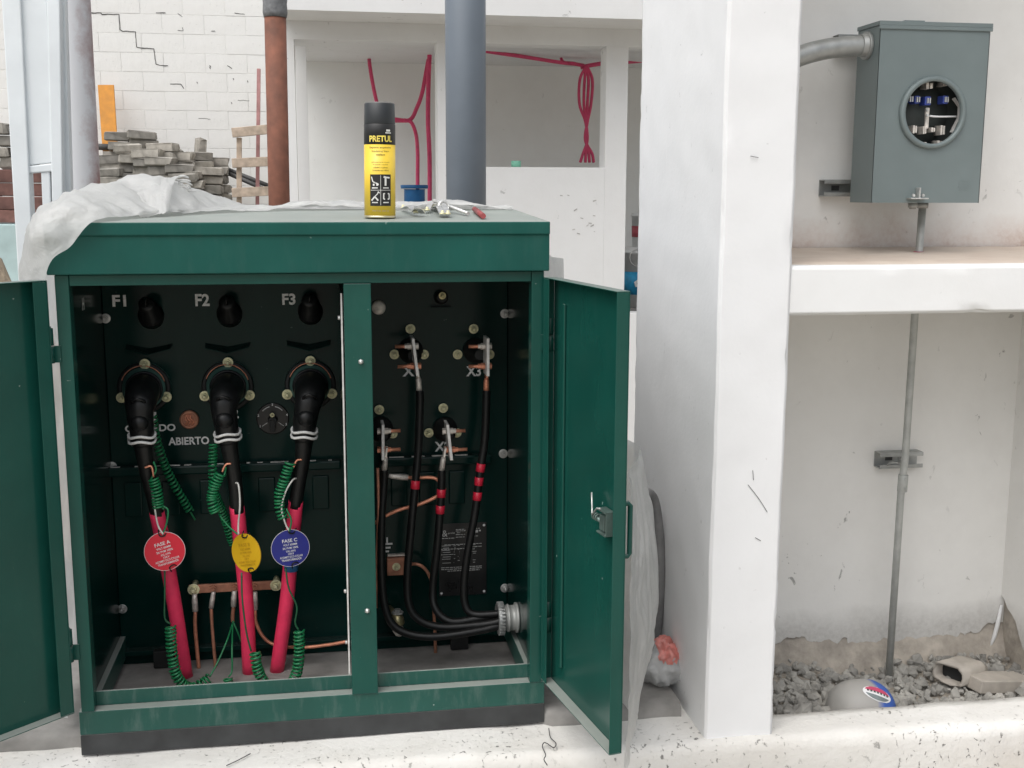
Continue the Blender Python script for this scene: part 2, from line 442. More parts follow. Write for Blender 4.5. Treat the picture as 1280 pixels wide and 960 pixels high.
# concrete pad under the cabinet: a thin slab with a chipped front edge
mb = MB(); rows = []
for i in range(81):
    x = -2.6+3.37*i/80; c_ = .004*noise.noise(V((x*8, 0, 0)))+.003*noise.noise(V((x*23, 5, 0)))
    yf = 2.372+c_+(.03 if x < -.53 else -.032 if x > .47 else 0)
    rows.append([V((x, yf-.002, .0045-.012)), V((x, yf, .018)), V((x, yf+.009, .029+c_*.3)), V((x, yf+.05, .030)), V((x, 2.7, .030)), V((x, 3.6, .030)), V((x, 3.61, -.16))])
mb.grid(rows); mb.add([r for r in rows[-1]]+[V((.77, 2.4, -.16))], [tuple(range(8))])
struct(mb.build('concrete_pad', 'concrete', org=(0, 3, 0)))
# soil heap in the right hand corner in front of the kerb
def mound(name, c, rx, ry, h, mat, n=26, seed=0):
    mb = MB(); rows = []
    for i in range(n+1):
        r = []
        for j in range(n+1):
            u, v_ = i/n*2-1, j/n*2-1; d = min(1, math.hypot(u, v_))
            z = h*(.5+.5*math.cos(math.pi*d))*(1+.35*noise.noise(V((u*2.1, v_*2.1, seed))))+h*.10*noise.noise(V((u*9, v_*9, seed)))*(1-d)
            r.append(V((c[0]+u*rx, c[1]+v_*ry, c[2]+z-.004)))
        rows.append(r)
    mb.grid(rows); return mb.build(name, mat, org=c)
struct(mound('soil', (1.62, 1.98, GZ), .34, .26, .115, 'soil', seed=3))

# ================================================================== METER NICHE (white rendered masonry)
YF, YB = 2.225, 2.75           # pillar face, niche back wall
niche = thing('meter_niche', (1.2, 2.5, 0), 'white rendered masonry niche with pillar and mid ledge at the right', 'wall')
def wavy_box(name, x0, x1, y0, y1, z0, z1, mat, amp=.0035, step=.022, parent=None):
    """rendered masonry: box with subdivided, slightly uneven faces"""
    bm = bmesh.new(); bmesh.ops.create_cube(bm, size=1)
    for v in bm.verts:
        v.co = V((x0 if v.co.x < 0 else x1, y0 if v.co.y < 0 else y1, z0 if v.co.z < 0 else z1))
    bmesh.ops.bevel(bm, geom=bm.edges[:], offset=.0035, segments=2, affect='EDGES')
    for ax, (a, b) in enumerate(((x0, x1), (y0, y1), (z0, z1))):
        nn = int((b-a)/step)
        for t_ in [a+.008, b-.008]+[a+(b-a)*i/nn for i in range(1, nn)]:
            p = V((0, 0, 0)); p[ax] = t_; nr = V((0, 0, 0)); nr[ax] = 1
            bmesh.ops.bisect_plane(bm, geom=bm.verts[:]+bm.edges[:]+bm.faces[:], plane_co=p, plane_no=nr)
    ctr = V(((x0+x1)/2, (y0+y1)/2, (z0+z1)/2))
    for v in bm.verts:
        near = [ax for ax, (a, b) in enumerate(((x0, x1), (y0, y1), (z0, z1))) if min(abs(v.co[ax]-a), abs(v.co[ax]-b)) < .0045]
        if len(near) >= 2:
            nk = max(0, noise.noise(v.co*23)*.6+noise.noise(v.co*61)*.7-.34)*.018
            for ax in near: v.co[ax] += math.copysign(nk, ctr[ax]-v.co[ax])
    for v in bm.verts:
        q = v.co*3.1; q2 = v.co*14
        v.co += V((noise.noise(q), noise.noise(q+V((9, 0, 0))), noise.noise(q+V((0, 9, 0)))))*amp*.6 + V((noise.noise(q2), noise.noise(q2+V((9, 0, 0))), 0))*amp*.45
    mb = MB(); bm.verts.index_update()
    mb.add([v.co.copy() for v in bm.verts], [tuple(x.index for x in f.verts) for f in bm.faces], True); bm.free()
    o = mb.build(name, mat, parent)
    return o
PX0, PX1 = .787, .940
wavy_box('pillar', PX0, PX1, YF, 2.845, -.10, 2.255, 'pillar_white', parent=niche)
wavy_box('ledge', PX1-.03, 2.02, YF+.004, YB-.002, .912, 1.0125, 'wall_white', parent=niche, amp=.003)
mb = MB(); mb.grid([[V((PX1+.004+.02*i*1.04, YF+.022+(YB-YF-.03)*j/12, 1.0155+.003*noise.noise(V((i*.4, j*.5, 2)))+(.010*(j/12)**6)-(.012 if j == 0 else 0))) for j in range(13)] for i in range(52)])
mb.build('dirt_layer', 'ledge_dirty', niche)
mb = MB(); mb.box(PX1-.03, 2.1, YB+.012, YB+.15, -.3, 2.7); mb.build('wall_core', 'rough_base', niche)
# plaster coat of the lower bay with a broken lower edge
jag = [(940, 806), (968, 800), (985, 795), (1003, 794), (1012, 800), (1024, 803), (1034, 807), (1042, 805), (1050, 800), (1057, 801), (1063, 808), (1072, 803), (1080, 800), (1090, 804), (1097, 811), (1106, 813), (1118, 809), (1128, 803), (1138, 800), (1146, 804), (1152, 808), (1160, 799), (1176, 795), (1192, 797), (1206, 789), (1222, 787), (1236, 781), (1247, 776), (1256, 778)]
def plaster(name, mat, poly, ext):
    mb = MB(); mb.prism(poly, ext); return mb.build(name, mat, niche)
XR = 1.80
low = [P(a, b, YB) for a, b in jag]
dense = []
for i in range(len(low)-1):
    for j in range(8):
        p = low[i].lerp(low[i+1], j/8); dense.append(p+V((.004*noise.noise(p*90), 0, .012*noise.noise(p*55)+.012*noise.noise(p*22+V((3, 0, 0)))+.004*noise.noise(p*170))))
dense = [p for p in dense if p.x < XR-.002]
poly = [V((PX1-.02, YB, .911)), V((PX1-.02, YB, dense[0].z))]+dense+[V((XR+.011, YB, dense[-1].z)), V((XR+.011, YB, .911))]
plaster('plaster_coat', 'niche_plaster', [p-V((0, .006, 0)) for p in poly], (0, .018, 0))
mb = MB(); mb.box(PX1-.02, 2.1, YB, YB+.012, 1.013, 2.7); mb.build('upper_plaster', 'niche_upper', niche)
# side return on the right
mb = MB(); mb.box(XR+.012, XR+.2, YF+.01, YB+.01, -.3, .911); mb.build('side_core', 'rough_base', niche)
pz = [V((XR, YB-.0002, .911)), V((XR, YB-.0002, .085))]
for i in range(1, 24):
    t = i/23; pz.append(V((XR, YB-.45*t, .10-.19*min(1, t*2.4)+.02*noise.noise(V((t*9, 0, 4))))))
pz.append(V((XR, YB-.45, .911)))
plaster('side_plaster', 'niche_plaster', pz, (.012, 0, 0))
# a flake of plaster curling from the corner
mb = MB(); mb.tube([P(1252, 756, YB-.012), P(1247, 780, YB-.014), P(1243, 795, YB-.013), P(1236, 812, YB-.012)], [.004, .006, .006, .002], 5)
mb.build('plaster_flake', 'wall_white', niche)
# old fillet of mortar at the foot of the wall
mb = MB(); rows = []
for i in range(70):
    x = PX1-.01+.9*i/69; a = noise.noise(V((x*9, 0, 0))); b = noise.noise(V((x*31, 3, 0)))
    rows.append([V((x, YB+.013, .03+.02*a)), V((x, YB-.004+.006*b, -.02+.02*a)), V((x, YB-.02-.012*a, -.07+.012*b)), V((x, YB-.06-.02*a, -.13)), V((x, YB-.1, -.2))])
mb.grid(rows); mb.build('mortar_fillet', 'rough_base', niche)
wavy_box('roof_slab', PX0-.03, 2.2, YF-.03, YB+.15, 2.26, 2.37, 'wall_white', parent=niche, amp=.002)
# scratches on the pillar face
for pts in ([(935, 606), (943, 616), (951, 627), (959, 640)], [(941, 588), (942, 600)], [(938, 195), (948, 197)], [(944, 672), (951, 676)]):
    mb = MB(); mb.tube(catmull([P(a, b, YF-.002) for a, b in pts], 5), .0007, 5); mb.build('scratch', 'grey_hose', niche)

# gravel behind the kerb
def stone_mesh(mb, c, r, rnd):
    t = (1+5**.5)/2
    vs_ = [V(p) for p in ((-1, t, 0), (1, t, 0), (-1, -t, 0), (1, -t, 0), (0, -1, t), (0, 1, t), (0, -1, -t), (0, 1, -t), (t, 0, -1), (t, 0, 1), (-t, 0, -1), (-t, 0, 1))]
    fs = [(0, 11, 5), (0, 5, 1), (0, 1, 7), (0, 7, 10), (0, 10, 11), (1, 5, 9), (5, 11, 4), (11, 10, 2), (10, 7, 6), (7, 1, 8), (3, 9, 4), (3, 4, 2), (3, 2, 6), (3, 6, 8), (3, 8, 9), (4, 9, 5), (2, 4, 11), (6, 2, 10), (8, 6, 7), (9, 8, 1)]
    rot = Matrix.Rotation(rnd.uniform(0, 6.3), 3, V((rnd.gauss(0, 1), rnd.gauss(0, 1), rnd.gauss(0, 1))).normalized())
    sx, sy, sz = rnd.uniform(.7, 1.3), rnd.uniform(.7, 1.2), rnd.uniform(.5, .95)
    o = []
    for v in vs_:
        v = v.normalized()*rnd.uniform(.72, 1.2); v = rot @ V((v.x*sx, v.y*sy, v.z*sz)); o.append(V(c)+v*r)
    mb.add(o, fs)
rnd = random.Random(5); mb = MB()
def gz(x, y): return -.105+.028*noise.noise(V((x*4, y*4, 1)))+.05*max(0, 1-abs(x-1.10)/.22)*(.4+.6*(y-2.3)/.45)+.012*max(0, (y-2.55)/.2)
for i in range(2300):
    x, y = rnd.uniform(.93, 1.80), rnd.uniform(2.33, 2.735); r = rnd.choice((.005, .006, .008, .010, .012, .015, .019))*rnd.uniform(.8, 1.15)
    stone_mesh(mb, (x, y, gz(x, y)+rnd.uniform(-.012, .014)), r, rnd)
o = mb.build('gravel', 'gravel_stone', org=(1.4, 2.5, -.13)); o['kind'] = 'stuff'; o['label'] = 'grey crushed gravel heaped in the niche behind the kerb'
mb = MB(); mb.grid([[V((.93+.044*i, 2.32+.022*j, gz(.93+.044*i, 2.32+.022*j)-.004)) for j in range(20)] for i in range(21)])
struct(mb.build('gravel_bed', 'bed_soil', org=(1.4, 2.5, -.13)))

# dusty jug, lying behind the kerb
JC = P(1077, 888, 2.43)
mb = MB(); prof = []
ax = V((1, .10, -.04)).normalized()
for i in range(15):
    t = i/14; d = -.085+.165*t; r = .070*(max(0, 1-abs(2*t-1)**2.6))**.5
    prof.append((d, max(r, .0001)))
jug = thing('plastic_jug', JC, 'dusty blue rounded plastic jug with oval emblem half buried behind the kerb', 'jug')
JR = .074
mb = MB(); mb.lathe(JC, ax, [(d, r*JR/.070) for d, r in prof], 26); mb.build('body', 'jug', jug)
# oval emblem wrapped on the jug
def on_jug(u, v_, off):
    """u along the axis, v angle from camera-facing"""
    t = (u+.085)/.165; r = JR*(max(0, 1-abs(2*t-1)**2.6))**.5+off
    side = V((0, -1, 0)); side = (side-ax*side.dot(ax)).normalized(); up = side.cross(ax); up = up if up.z > 0 else -up
    return JC+ax*u+(side*math.cos(v_)+up*math.sin(v_))*r
def jug_oval(name, mat, scl, off, v0=-1, v1=1):
    mb = MB(); ring = []
    c0, c1 = (.010, .95); rows = []
    for j in range(9):
        b = v0+(v1-v0)*j/8; wdt = math.sqrt(max(0, 1-b*b)); r = []
        for i in range(13):
            a = (i/12*2-1)*wdt
            A, B = a*.036*scl, b*.020*scl*1.0
            th = -.42
            r.append(on_jug(c0+A*math.cos(th)-B*math.sin(th), c1+(A*math.sin(th)+B*math.cos(th))/JR, off))
        rows.append(r)
    mb.grid(rows); mb.build(name, mat, jug)
jug_oval('emblem', 'tag_white', 1, .0012)
jug_oval('emblem_top', 'emblem_red', .90, .0022, .25, 1)
jug_oval('emblem_base', 'emblem_grey', .86, .0022, -1, -.30)
mb = MB()
for i in range(7):
    a = -.024+.008*i; th = -.42
    p = on_jug(.010+a*math.cos(th), .95+(a*math.sin(th))/JR, .0028); q = on_jug(.010+a*math.cos(th)+.0016, .95+(a*math.sin(th)+.0042)/JR, .0028)
    mb.bar(p, q, .0042, .0006, up=(p-JC).normalized())
mb.build('lettering', 'crack_black', jug)

# broken cardboard tube and a board
T0, T1 = P(1185, 843, 2.56), P(1238, 828, 2.66)
tb = thing('cardboard_tube', T0, 'short dusty tan tube with dark open end lying on the gravel', 'tube')
d = (T1-T0).normalized(); sx_ = d.cross(ZA).normalized(); uz_ = sx_.cross(d)
def ring_(t, a, b, n=22, w_=0):
    out = []
    for i in range(n):
        q = 2*math.pi*i/n; c_, s_ = math.cos(q), math.sin(q)
        p = T0+d*(t+w_*noise.noise(V((q*2, 3, 1))))+sx_*a*math.copysign(abs(c_)**.55, c_)+uz_*b*math.copysign(abs(s_)**.55, s_)
        out.append(p+V((noise.noise(p*30), noise.noise(p*30+V((5, 0, 0))), noise.noise(p*30+V((0, 5, 0)))))*.004)
    return out+[out[0]]
mb = MB(); mb.grid([ring_(.05, .034, .019), ring_(.002, .035, .020, w_=.012), ring_(0, .042, .026, w_=.012), ring_(.05, .043, .027), ring_(.10, .042, .027), ring_(.125, .036, .022), ring_(.128, .001, .001)]); mb.build('body', 'cardboard', tb)
mb = MB(); mb.add(ring_(.03, .0345, .0195)[:-1], [tuple(range(22))]); mb.build('shade_disc', 'black_matte', tb)  # black disc across the bore, painted as the shade inside the tube
mb = MB(); mb.bar(P(1214, 853, 2.53), P(1330, 852, 2.60), .07, .034); tag(mb.build('wood_board', 'cardboard', bev=.003), 'pale tan board lying on the gravel at the right edge', 'board')

# ================================================================== METER BOX
mbx = thing('meter_box', (1.40, 2.63, 1.13), 'grey steel meter socket box with round open window above the ledge', 'meter box')
BY0, BY1 = 2.555, 2.665
A, B_, C_, D_ = P(1103, 34, BY0), P(1242, 33, BY0), P(1220, 254, BY0), P(1086, 253, BY0)
bx0, bx1 = (A.x+D_.x)/2, (B_.x+C_.x)/2; bz0, bz1 = (C_.z+D_.z)/2, (A.z+B_.z)/2
RC = P(1165, 141, BY0); RR = .073
# body as a shell with a round hole in its front
def holed_front():
    m2 = MB(); n = 40; ring = []; outer = []
    for i in range(n):
        q = 2*math.pi*i/n; c_, s_ = math.cos(q), math.sin(q)
        ring.append(V((RC.x+RR*c_, BY0, RC.z+RR*s_)))
        t = min(((bx1-RC.x) if c_ > 0 else (RC.x-bx0))/max(1e-6, abs(c_)), ((bz1-RC.z) if s_ > 0 else (RC.z-bz0))/max(1e-6, abs(s_)))
        outer.append(V((RC.x+t*c_, BY0, RC.z+t*s_)))
    vs_ = ring+outer
    fs = [(i, (i+1) % n, n+(i+1) % n, n+i) for i in range(n)]
    m2.add(vs_, [tuple(reversed(f)) for f in fs])
    for (x, z) in ((bx0, bz0), (bx1, bz0), (bx1, bz1), (bx0, bz1)):
        # fill corner triangles
        c_ = V((x, BY0, z)); near = sorted(range(n), key=lambda i: (outer[i]-c_).length)[:2]
        m2.add([c_, outer[near[0]], outer[near[1]]], [(0, 1, 2)])
    return m2
m2 = holed_front(); m2.build('front_cover', 'meter_grey', mbx)
mb = MB(); e = .0015
mb.box(bx0, bx0+e, BY0, BY1, bz0, bz1); mb.box(bx1-e, bx1, BY0, BY1, bz0, bz1)
mb.box(bx0+e, bx1-e, BY0+.0005, BY1, bz0, bz0+e); mb.box(bx0+e, bx1-e, BY0+.0005, BY1, bz1-e, bz1); mb.box(bx0+e, bx1-e, BY1-e, BY1, bz0+e, bz1-e)
mb.build('case', 'meter_grey', mbx)
mb = MB(); mb.box(bx0-.003, bx1+.004, BY0-.004, BY1+.001, bz1+.0005, bz1+.010); mb.box(bx0-.003, bx1+.004, BY0-.0045, BY0-.0005, bz1-.008, bz1+.0005); mb.build('top_cap', 'meter_grey', mbx, bev=.001)
mb = MB(); mb.box(bx0+.07, bx0+.12, BY0+.02, BY0+.05, bz1+.0105, bz1+.016); mb.build('hub_plate', 'meter_grey', mbx, bev=.001)
mb = MB(); mb.lathe(RC+V((0, .004, 0)), (0, -1, 0), [(0, RR-.001), (.0, RR+.010), (.010, RR+.010), (.014, RR+.006), (.014, RR-.002), (0, RR-.001)], 44); mb.build('ring', 'meter_grey', mbx)
mb = MB(); mb.box(bx0+.01, bx1-.01, BY0+.062, BY0+.066, bz0+.02, bz1-.02); mb.build('back_plate', 'meter_inside', mbx)
mb = MB(); mb.lathe(RC+V((0, .05, 0)), (0, -1, 0), [(-.005, RR-.006), (.0, RR-.006), (.0, .0001)], 30)
mb.build('socket_base', 'meter_inside', mbx)
def mpt(x, y, dy=.03): return P(1090+x/5.053, 80+y/5.053, BY0+dy)
for x, y, w_, h_ in ((268, 228, 34, 50), (335, 235, 40, 56), (447, 228, 36, 52), (225, 225, 16, 40)):
    c_ = mpt(x, y, .030); mb = MB(); mb.obox(c_, XA*w_*.000185, YA*.014, ZA*h_*.00018); j = mb.build('jaw', 'blue_clip', mbx, bev=.002)
    for s_ in (-1, 1):
        mb = MB(); mb.obox(c_+V((s_*.0028, -.0165, 0)), XA*.0013, YA*.003, ZA*.006); mb.build('contact', 'steel', j)
for x, y, w_, h_ in ((345, 140, 50, 40), (445, 130, 34, 26), (254, 415, 30, 52), (315, 420, 26, 50), (368, 418, 30, 30), (428, 420, 34, 62), (208, 420, 9, 48), (305, 512, 50, 40), (412, 508, 44, 46)):
    c_ = mpt(x, y, .030); mb = MB(); mb.obox(c_+V((-w_*.00011, 0, 0)), XA*w_*.00007, YA*.015, ZA*h_*.00018); mb.obox(c_+V((w_*.00011, 0, 0)), XA*w_*.00007, YA*.013, ZA*h_*.00016); mb.obox(c_+V((0, .012, 0)), XA*w_*.00018, YA*.004, ZA*h_*.00017); mb.build('jaw', 'tin_lug', mbx, bev=.0008)
mb = MB(); mb.obox(mpt(346, 343, .022), XA*.0045, YA*.003, ZA*.024); st = mb.build('neutral_strap', 'tin_lug', mbx, bev=.001)
for yy in (292, 325): mb = MB(); mb.lathe(mpt(348, yy, .018), (0, -1, 0), [(0, .0035), (.003, .003)], 10); mb.build('screw', 'steel', st)
mb = MB(); mb.tube(catmull([mpt(365, 328, .016), mpt(400, 332, .014), mpt(460, 333, .016), mpt(532, 332, .024)], 6), .0022, 8); mb.build('bond_wire', 'tag_white', mbx)
pl = [mpt(515, 215, .03), mpt(552, 268, .026), mpt(548, 335, .026), mpt(500, 432, .03)]
mb = MB()
for a, b in zip(pl, pl[1:]): mb.bar(a, b, .012, .0016, up=(1, 0, 0))
mb.build('spring_bracket', 'dull_white_metal', mbx)
hp = P(1147, 247, BY0-.012)
hasp = MB(); hasp.obox(hp+V((0, 0, -.002)), XA*.022, YA*.012, ZA*.0015); hasp.obox(hp+V((.002, .002, .010)), XA*.002, YA*.009, ZA*.013); hasp.build('hasp', 'steel', mbx, bev=.0006)
for dx in (-.012, .012):
    mb = MB(); mb.lathe(hp+V((dx, -.001, .005)), (0, -1, 0), [(0, .004), (.004, .0035)], 8); mb.build('rivet', 'steel', mbx)
mb = MB(); mb.lathe(P(1141, 256, 2.61), (0, 0, -1), [(-.004, .011), (.006, .011), (.007, .008), (.010, .008)], 12); mb.build('knockout_plug', 'galvanised', mbx)
# faint embossed label
mb = MB()
for i in range(4): mb.box(bx1-.055, bx1-.028+.004*(i % 2), BY0-.0006, BY0-.0001, bz0+.030+.007*i, bz0+.0325+.007*i)
mb.build('embossed_text', 'meter_grey', mbx)
# big entry conduit
cc = thing('conduit_elbow', P(1045, 66, 2.62), 'thick bent galvanised conduit entering the side of the meter box', 'conduit')
pts = [P(905, 200, 2.60), P(935, 120, 2.605), P(965, 88, 2.61), P(1000, 70, 2.61), P(1040, 60, 2.612), P(1078, 57, 2.612)]
mb = MB(); mb.tube(catmull(pts, 8), .0235, 20); mb.build('pipe', 'galvanised', cc)
mb = MB(); e_ = V((bx0, 2.612, P(1084, 57, 2.612).z)); mb.lathe(e_+V((-.020, 0, 0)), XA, [(0, .026), (.012, .027), (.012, .032), (.0195, .032)], 22); mb.build('locknut', 'galvanised', cc, bev=.0006)
# thin conduit from the box through the ledge to the gravel
CX, CY = P(1126, 618, 2.655).x, 2.655
cn = thing('thin_conduit', (CX, CY, -.13), 'thin grey conduit running down the niche wall from the meter box', 'conduit')
mb = MB(); mb.tube([V((CX+.012, CY, bz0+.001)), V((CX+.010, CY, 1.0)), V((CX+.006, CY, .5)), V((CX, CY, .4)), V((CX-.004, CY, -.12))], .0092, 14); mb.build('pipe', 'conduit_grey', cn)
mb = MB(); q = P(1123, 604, CY); mb.cyl(V((CX+.004, CY, q.z+.022)), V((CX+.003, CY, q.z-.022)), .0125, None, 16); cp = mb.build('coupling', 'conduit_grey', cn, bev=.001)
for dz in (-.012, .012):
    mb = MB(); mb.lathe(V((CX+.004, CY-.011, q.z+dz)), (0, -1, 0), [(0, .0035), (.004, .003)], 8); mb.build('screw', 'galvanised', cp)
mb = MB(); mb.lathe(V((CX+.012, CY, bz0-.014)), ZA, [(0, .013), (.006, .014), (.0135, .014)], 8); mb.build('locknut', 'galvanised', cn)
mb = MB(); mb.lathe(V((CX+.010, CY, 1.0155)), ZA, [(0, .018), (.003, .012)], 12); mb.build('seal_ring', 'emblem_red', cn)
def strut(name, x0, x1, z, y1, label, clamp=False):
    t = thing(name, ((x0+x1)/2, y1, z), label, 'bracket', 'slotted channel brackets on the niche wall')
    mb = MB(); h = .0205; d = .034; e = .0025
    mb.box(x0, x1, y1-e, y1, z-h, z+h); mb.box(x0, x1, y1-d, y1-e, z+h-e, z+h); mb.box(x0, x1, y1-d, y1-e, z-h, z-h+e)
    mb.box(x0, x1, y1-d, y1-d+e, z+h-.010, z+h-e); mb.box(x0, x1, y1-d, y1-d+e, z-h+e, z-h+.010)
    mb.build('channel', 'galvanised', t, bev=.0006)
    mb = MB(); mb.box((x0+x1)/2-.030, (x0+x1)/2-.010, y1-e-.0008, y1-e, z-.006, z+.006); mb.build('slot', 'dark_metal', t)
    if clamp:
        mb = MB()
        mb.tube(catmull([V((CX-.013, y1-d-.002, z-.009)), V((CX-.011, y1-d-.018, z)), V((CX, y1-d-.032, z+.002)), V((CX+.013, y1-d-.018, z)), V((CX+.016, y1-d-.002, z+.008))], 5), .003, 6); mb.build('pipe_clamp', 'galvanised', t)
        mb = MB(); mb.lathe(V((CX+.022, y1-d-.002, z)), (0, -1, 0), [(0, .007), (.006, .007), (.006, .004), (.014, .004)], 6); mb.build('clamp_bolt', 'steel', t)
s1 = P(1096, 578, 2.70); s2 = P(1150, 577, 2.70)
strut('channel_bracket', s1.x+.014, s2.x+.014, s1.z, 2.7436, 'galvanised channel bracket clamping the thin conduit to the wall', True)
s1 = P(1034, 235, 2.70); strut('channel_bracket', s1.x, bx0+.08, s1.z, 2.7495, 'galvanised channel end sticking out low behind the meter box')
s1 = P(1052, 46, 2.70); strut('channel_bracket', s1.x, bx0+.08, s1.z-.012, 2.7495, 'galvanised channel end sticking out above the thick conduit')
for z in (P(1034, 235, 2.70).z, P(1052, 46, 2.70).z-.012):
    mb = MB(); mb.cyl(V((bx0+.05, BY1, z)), V((bx0+.05, 2.72, z)), .006, None, 8); mb.build('mounting_bolt', 'galvanised', mbx)

# ================================================================== TRANSFORMER CABINET
CX0, CX1 = -.520, .459
FY, IY = 2.350, 2.762                 # front of the base, face of the tank
cab = thing('transformer_cabinet', (-.03, 2.55, 0), 'open green pad mounted transformer cabinet with two swung doors', 'transformer')
def boxpart(name, mat, parent, *b, bev=.0015):
    mb = MB(); mb.box(*b); return mb.build(name, mat, parent, bev=bev)
# base frame: black skirt below, green band above, dusty ledge
mb = MB(); mb.box(CX0, CX1, FY, FY+.012, .0025, .047); mb.box(CX0, CX0+.012, FY+.012, 2.80, .0325, .047); mb.box(CX1-.012, CX1, FY+.012, 2.80, .0325, .047)
mb.build('skirt', 'skirt_black', cab, bev=.0012)
mb = MB(); mb.box(CX0, CX1, FY-.001, FY+.028, .0475, .099); mb.box(CX0, CX0+.028, FY+.028, 2.80, .0475, .099); mb.box(CX1-.028, CX1, FY+.028, 2.80, .0475, .099)
mb.build('base_rail', 'green_sill', cab, bev=.002)
mb = MB(); mb.box(CX0+.030, CX1-.028, FY+.024, FY+.030, .0995, .131); mb.build('sill_lip', 'green_sill', cab, bev=.0015)
# stiles, head, mullion
S0, S1 = -.514, .451
boxpart('stile', 'green_paint', cab, S0, S0+.026, FY-.004, FY+.03, .0995, .9995)
boxpart('stile', 'green_paint', cab, S1-.026, S1, FY-.004, FY+.03, .0995, .9995)
boxpart('head_rail', 'green_paint', cab, S0+.0265, S1-.0265, FY-.002, FY+.03, .978, .9995)
mul = boxpart('mullion', 'green_paint', cab, .0395, .0945, FY-.006, FY+.032, .0995, .9775)
for px_, py_ in ((451, 452), (459, 763)):
    c = P(px_, py_, FY-.006); mb = MB(); mb.lathe(c, (0, -1, 0), [(0, .0055), (.004, .0052), (.005, .0025), (.009, .002)], 6); mb.build('screw', 'steel', mul)
# side walls, tank, floor frame
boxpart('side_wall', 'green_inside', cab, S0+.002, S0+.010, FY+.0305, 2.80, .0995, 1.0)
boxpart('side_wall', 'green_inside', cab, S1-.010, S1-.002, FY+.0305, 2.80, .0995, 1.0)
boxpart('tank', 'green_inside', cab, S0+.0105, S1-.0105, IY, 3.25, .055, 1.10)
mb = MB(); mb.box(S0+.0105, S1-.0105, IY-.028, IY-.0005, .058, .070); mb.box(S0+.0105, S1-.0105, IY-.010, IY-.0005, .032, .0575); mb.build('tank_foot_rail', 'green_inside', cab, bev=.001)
for x in (P(205, 810, 2.74).x, P(573, 800, 2.74).x): boxpart('foot_stop', 'black_matte', cab, x-.022, x+.022, IY-.05, IY-.0285, .034, .075)
# barrier between the two compartments, pale edge
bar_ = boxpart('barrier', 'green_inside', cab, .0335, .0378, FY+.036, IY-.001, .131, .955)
mb = MB(); mb.box(.0335, .0368, FY+.032, FY+.0355, .110, .955); mb.build('edge_trim', 'dull_white_metal', bar_)
for py_ in (397, 739, 803):
    c = V((.0325, FY+.04, P(430, py_, FY+.04).z)); mb = MB(); mb.lathe(c, (-1, 0, 0), [(0, .005), (.005, .004)], 8); mb.build('rivet', 'steel', bar_)
# lid: prism with a slightly rising top and a folded front lip
LY0, LY1 = 2.327, 2.79
LZ0, LSL = 1.1025, .038
def lz(y): return LZ0+LSL*(y-LY0)
L0, L1 = -.525, .4595
mb = MB(); mb.prism([V((L0, LY0+.005, 1.0005)), V((L0, LY0+.005, 1.0745)), V((L0, LY0, 1.0755)), V((L0, LY0, lz(LY0)-.001)), V((L0, LY1, lz(LY1))), V((L0, LY1+.02, 1.03)), V((L0, LY1+.02, 1.0005))], (L1-L0, 0, 0))
lid = mb.build('lid', 'green_lid', cab, bev=.0025)
# hinges
def hinge(x, z, s):
    mb = MB(); mb.lathe(V((x, FY-.014, z-.034)), ZA, [(0, .0075), (.033, .0075)], 12); h = mb.build('hinge', 'green_paint', cab)
    mb = MB(); mb.lathe(V((x, FY-.014, z+.001)), ZA, [(0, .0075), (.033, .0075), (.034, .004), (.037, .004)], 12); mb.build('knuckle', 'green_paint', h)
    mb = MB(); mb.box(min(x, x-s*.018), max(x, x-s*.018), FY-.0085, FY-.0045, z-.034, z-.001); mb.build('leaf', 'green_paint', h)
for px_, py_ in ((64, 432), (90, 806)): hinge(-.5275, P(px_, py_, FY-.01).z, -1)
for px_, py_ in ((683, 418), (683, 770)): hinge(.4625, P(px_, py_, FY-.01).z, 1)

# doors: sheet-metal pans seen from their inner side
def door(hx, hy, ang, wid, z0, z1, inner, label, latch=False):
    """ang: direction of the leaf from the hinge; inner: side (+1/-1) of the inner face relative to the leaf direction's left"""
    d = V((math.cos(ang), math.sin(ang), 0)); nrm = V((-d.y, d.x, 0))*inner      # towards the inner side
    h = V((hx, hy, 0)); th = .026; e = .0022
    def sl(a, b, t0, t1, za, zb, m_):
        m_.obox(h+d*(a+b)/2+nrm*(t0+t1)/2+ZA*(za+zb)/2, d*(b-a)/2, nrm*(t1-t0)/2, ZA*(zb-za)/2)
    m_ = MB(); sl(0, wid, 0, e, z0, z1, m_)
    dr = m_.build('door', 'green_paint', cab, bev=.0012); dr['label'] = label
    for a, b, za, zb, nm, mt in ((wid-e, wid, z0+e, z1-e, 'edge_flange', 'green_paint'), (0, e, z0+e, z1-e, 'edge_flange', 'green_paint'), (0, wid, z1-e, z1, 'top_flange', 'green_paint')):
        m_ = MB(); sl(a, b, e+.0003, th, za, zb, m_); m_.build(nm, mt, dr, bev=.0008)
    m_ = MB(); sl(0, wid, e+.0003, th, z0, z0+e, m_); m_.build('bottom_flange', 'green_sill', dr, bev=.0008)
    # returns: narrow strips folded inwards round the mouth of the pan
    m_ = MB(); sl(e+.0005, .030, th-e, th, z0+e+.0005, z1-e-.0005, m_); m_.build('hinge_return', 'green_paint', dr, bev=.0008)
    # shallow stiffening bead
    if latch: m_ = MB(); sl(.058, .070, e, e+.006, z0+.05, z1-.05, m_); m_.build('stiffener', 'green_paint', dr, bev=.003)
    return h, d, nrm, dr
h, d, nrm, rdoor = door(.4725, FY-.014, math.radians(-80), .365, .112, .988, -1, 'narrow right door with latch and handle, swung straight out', True)
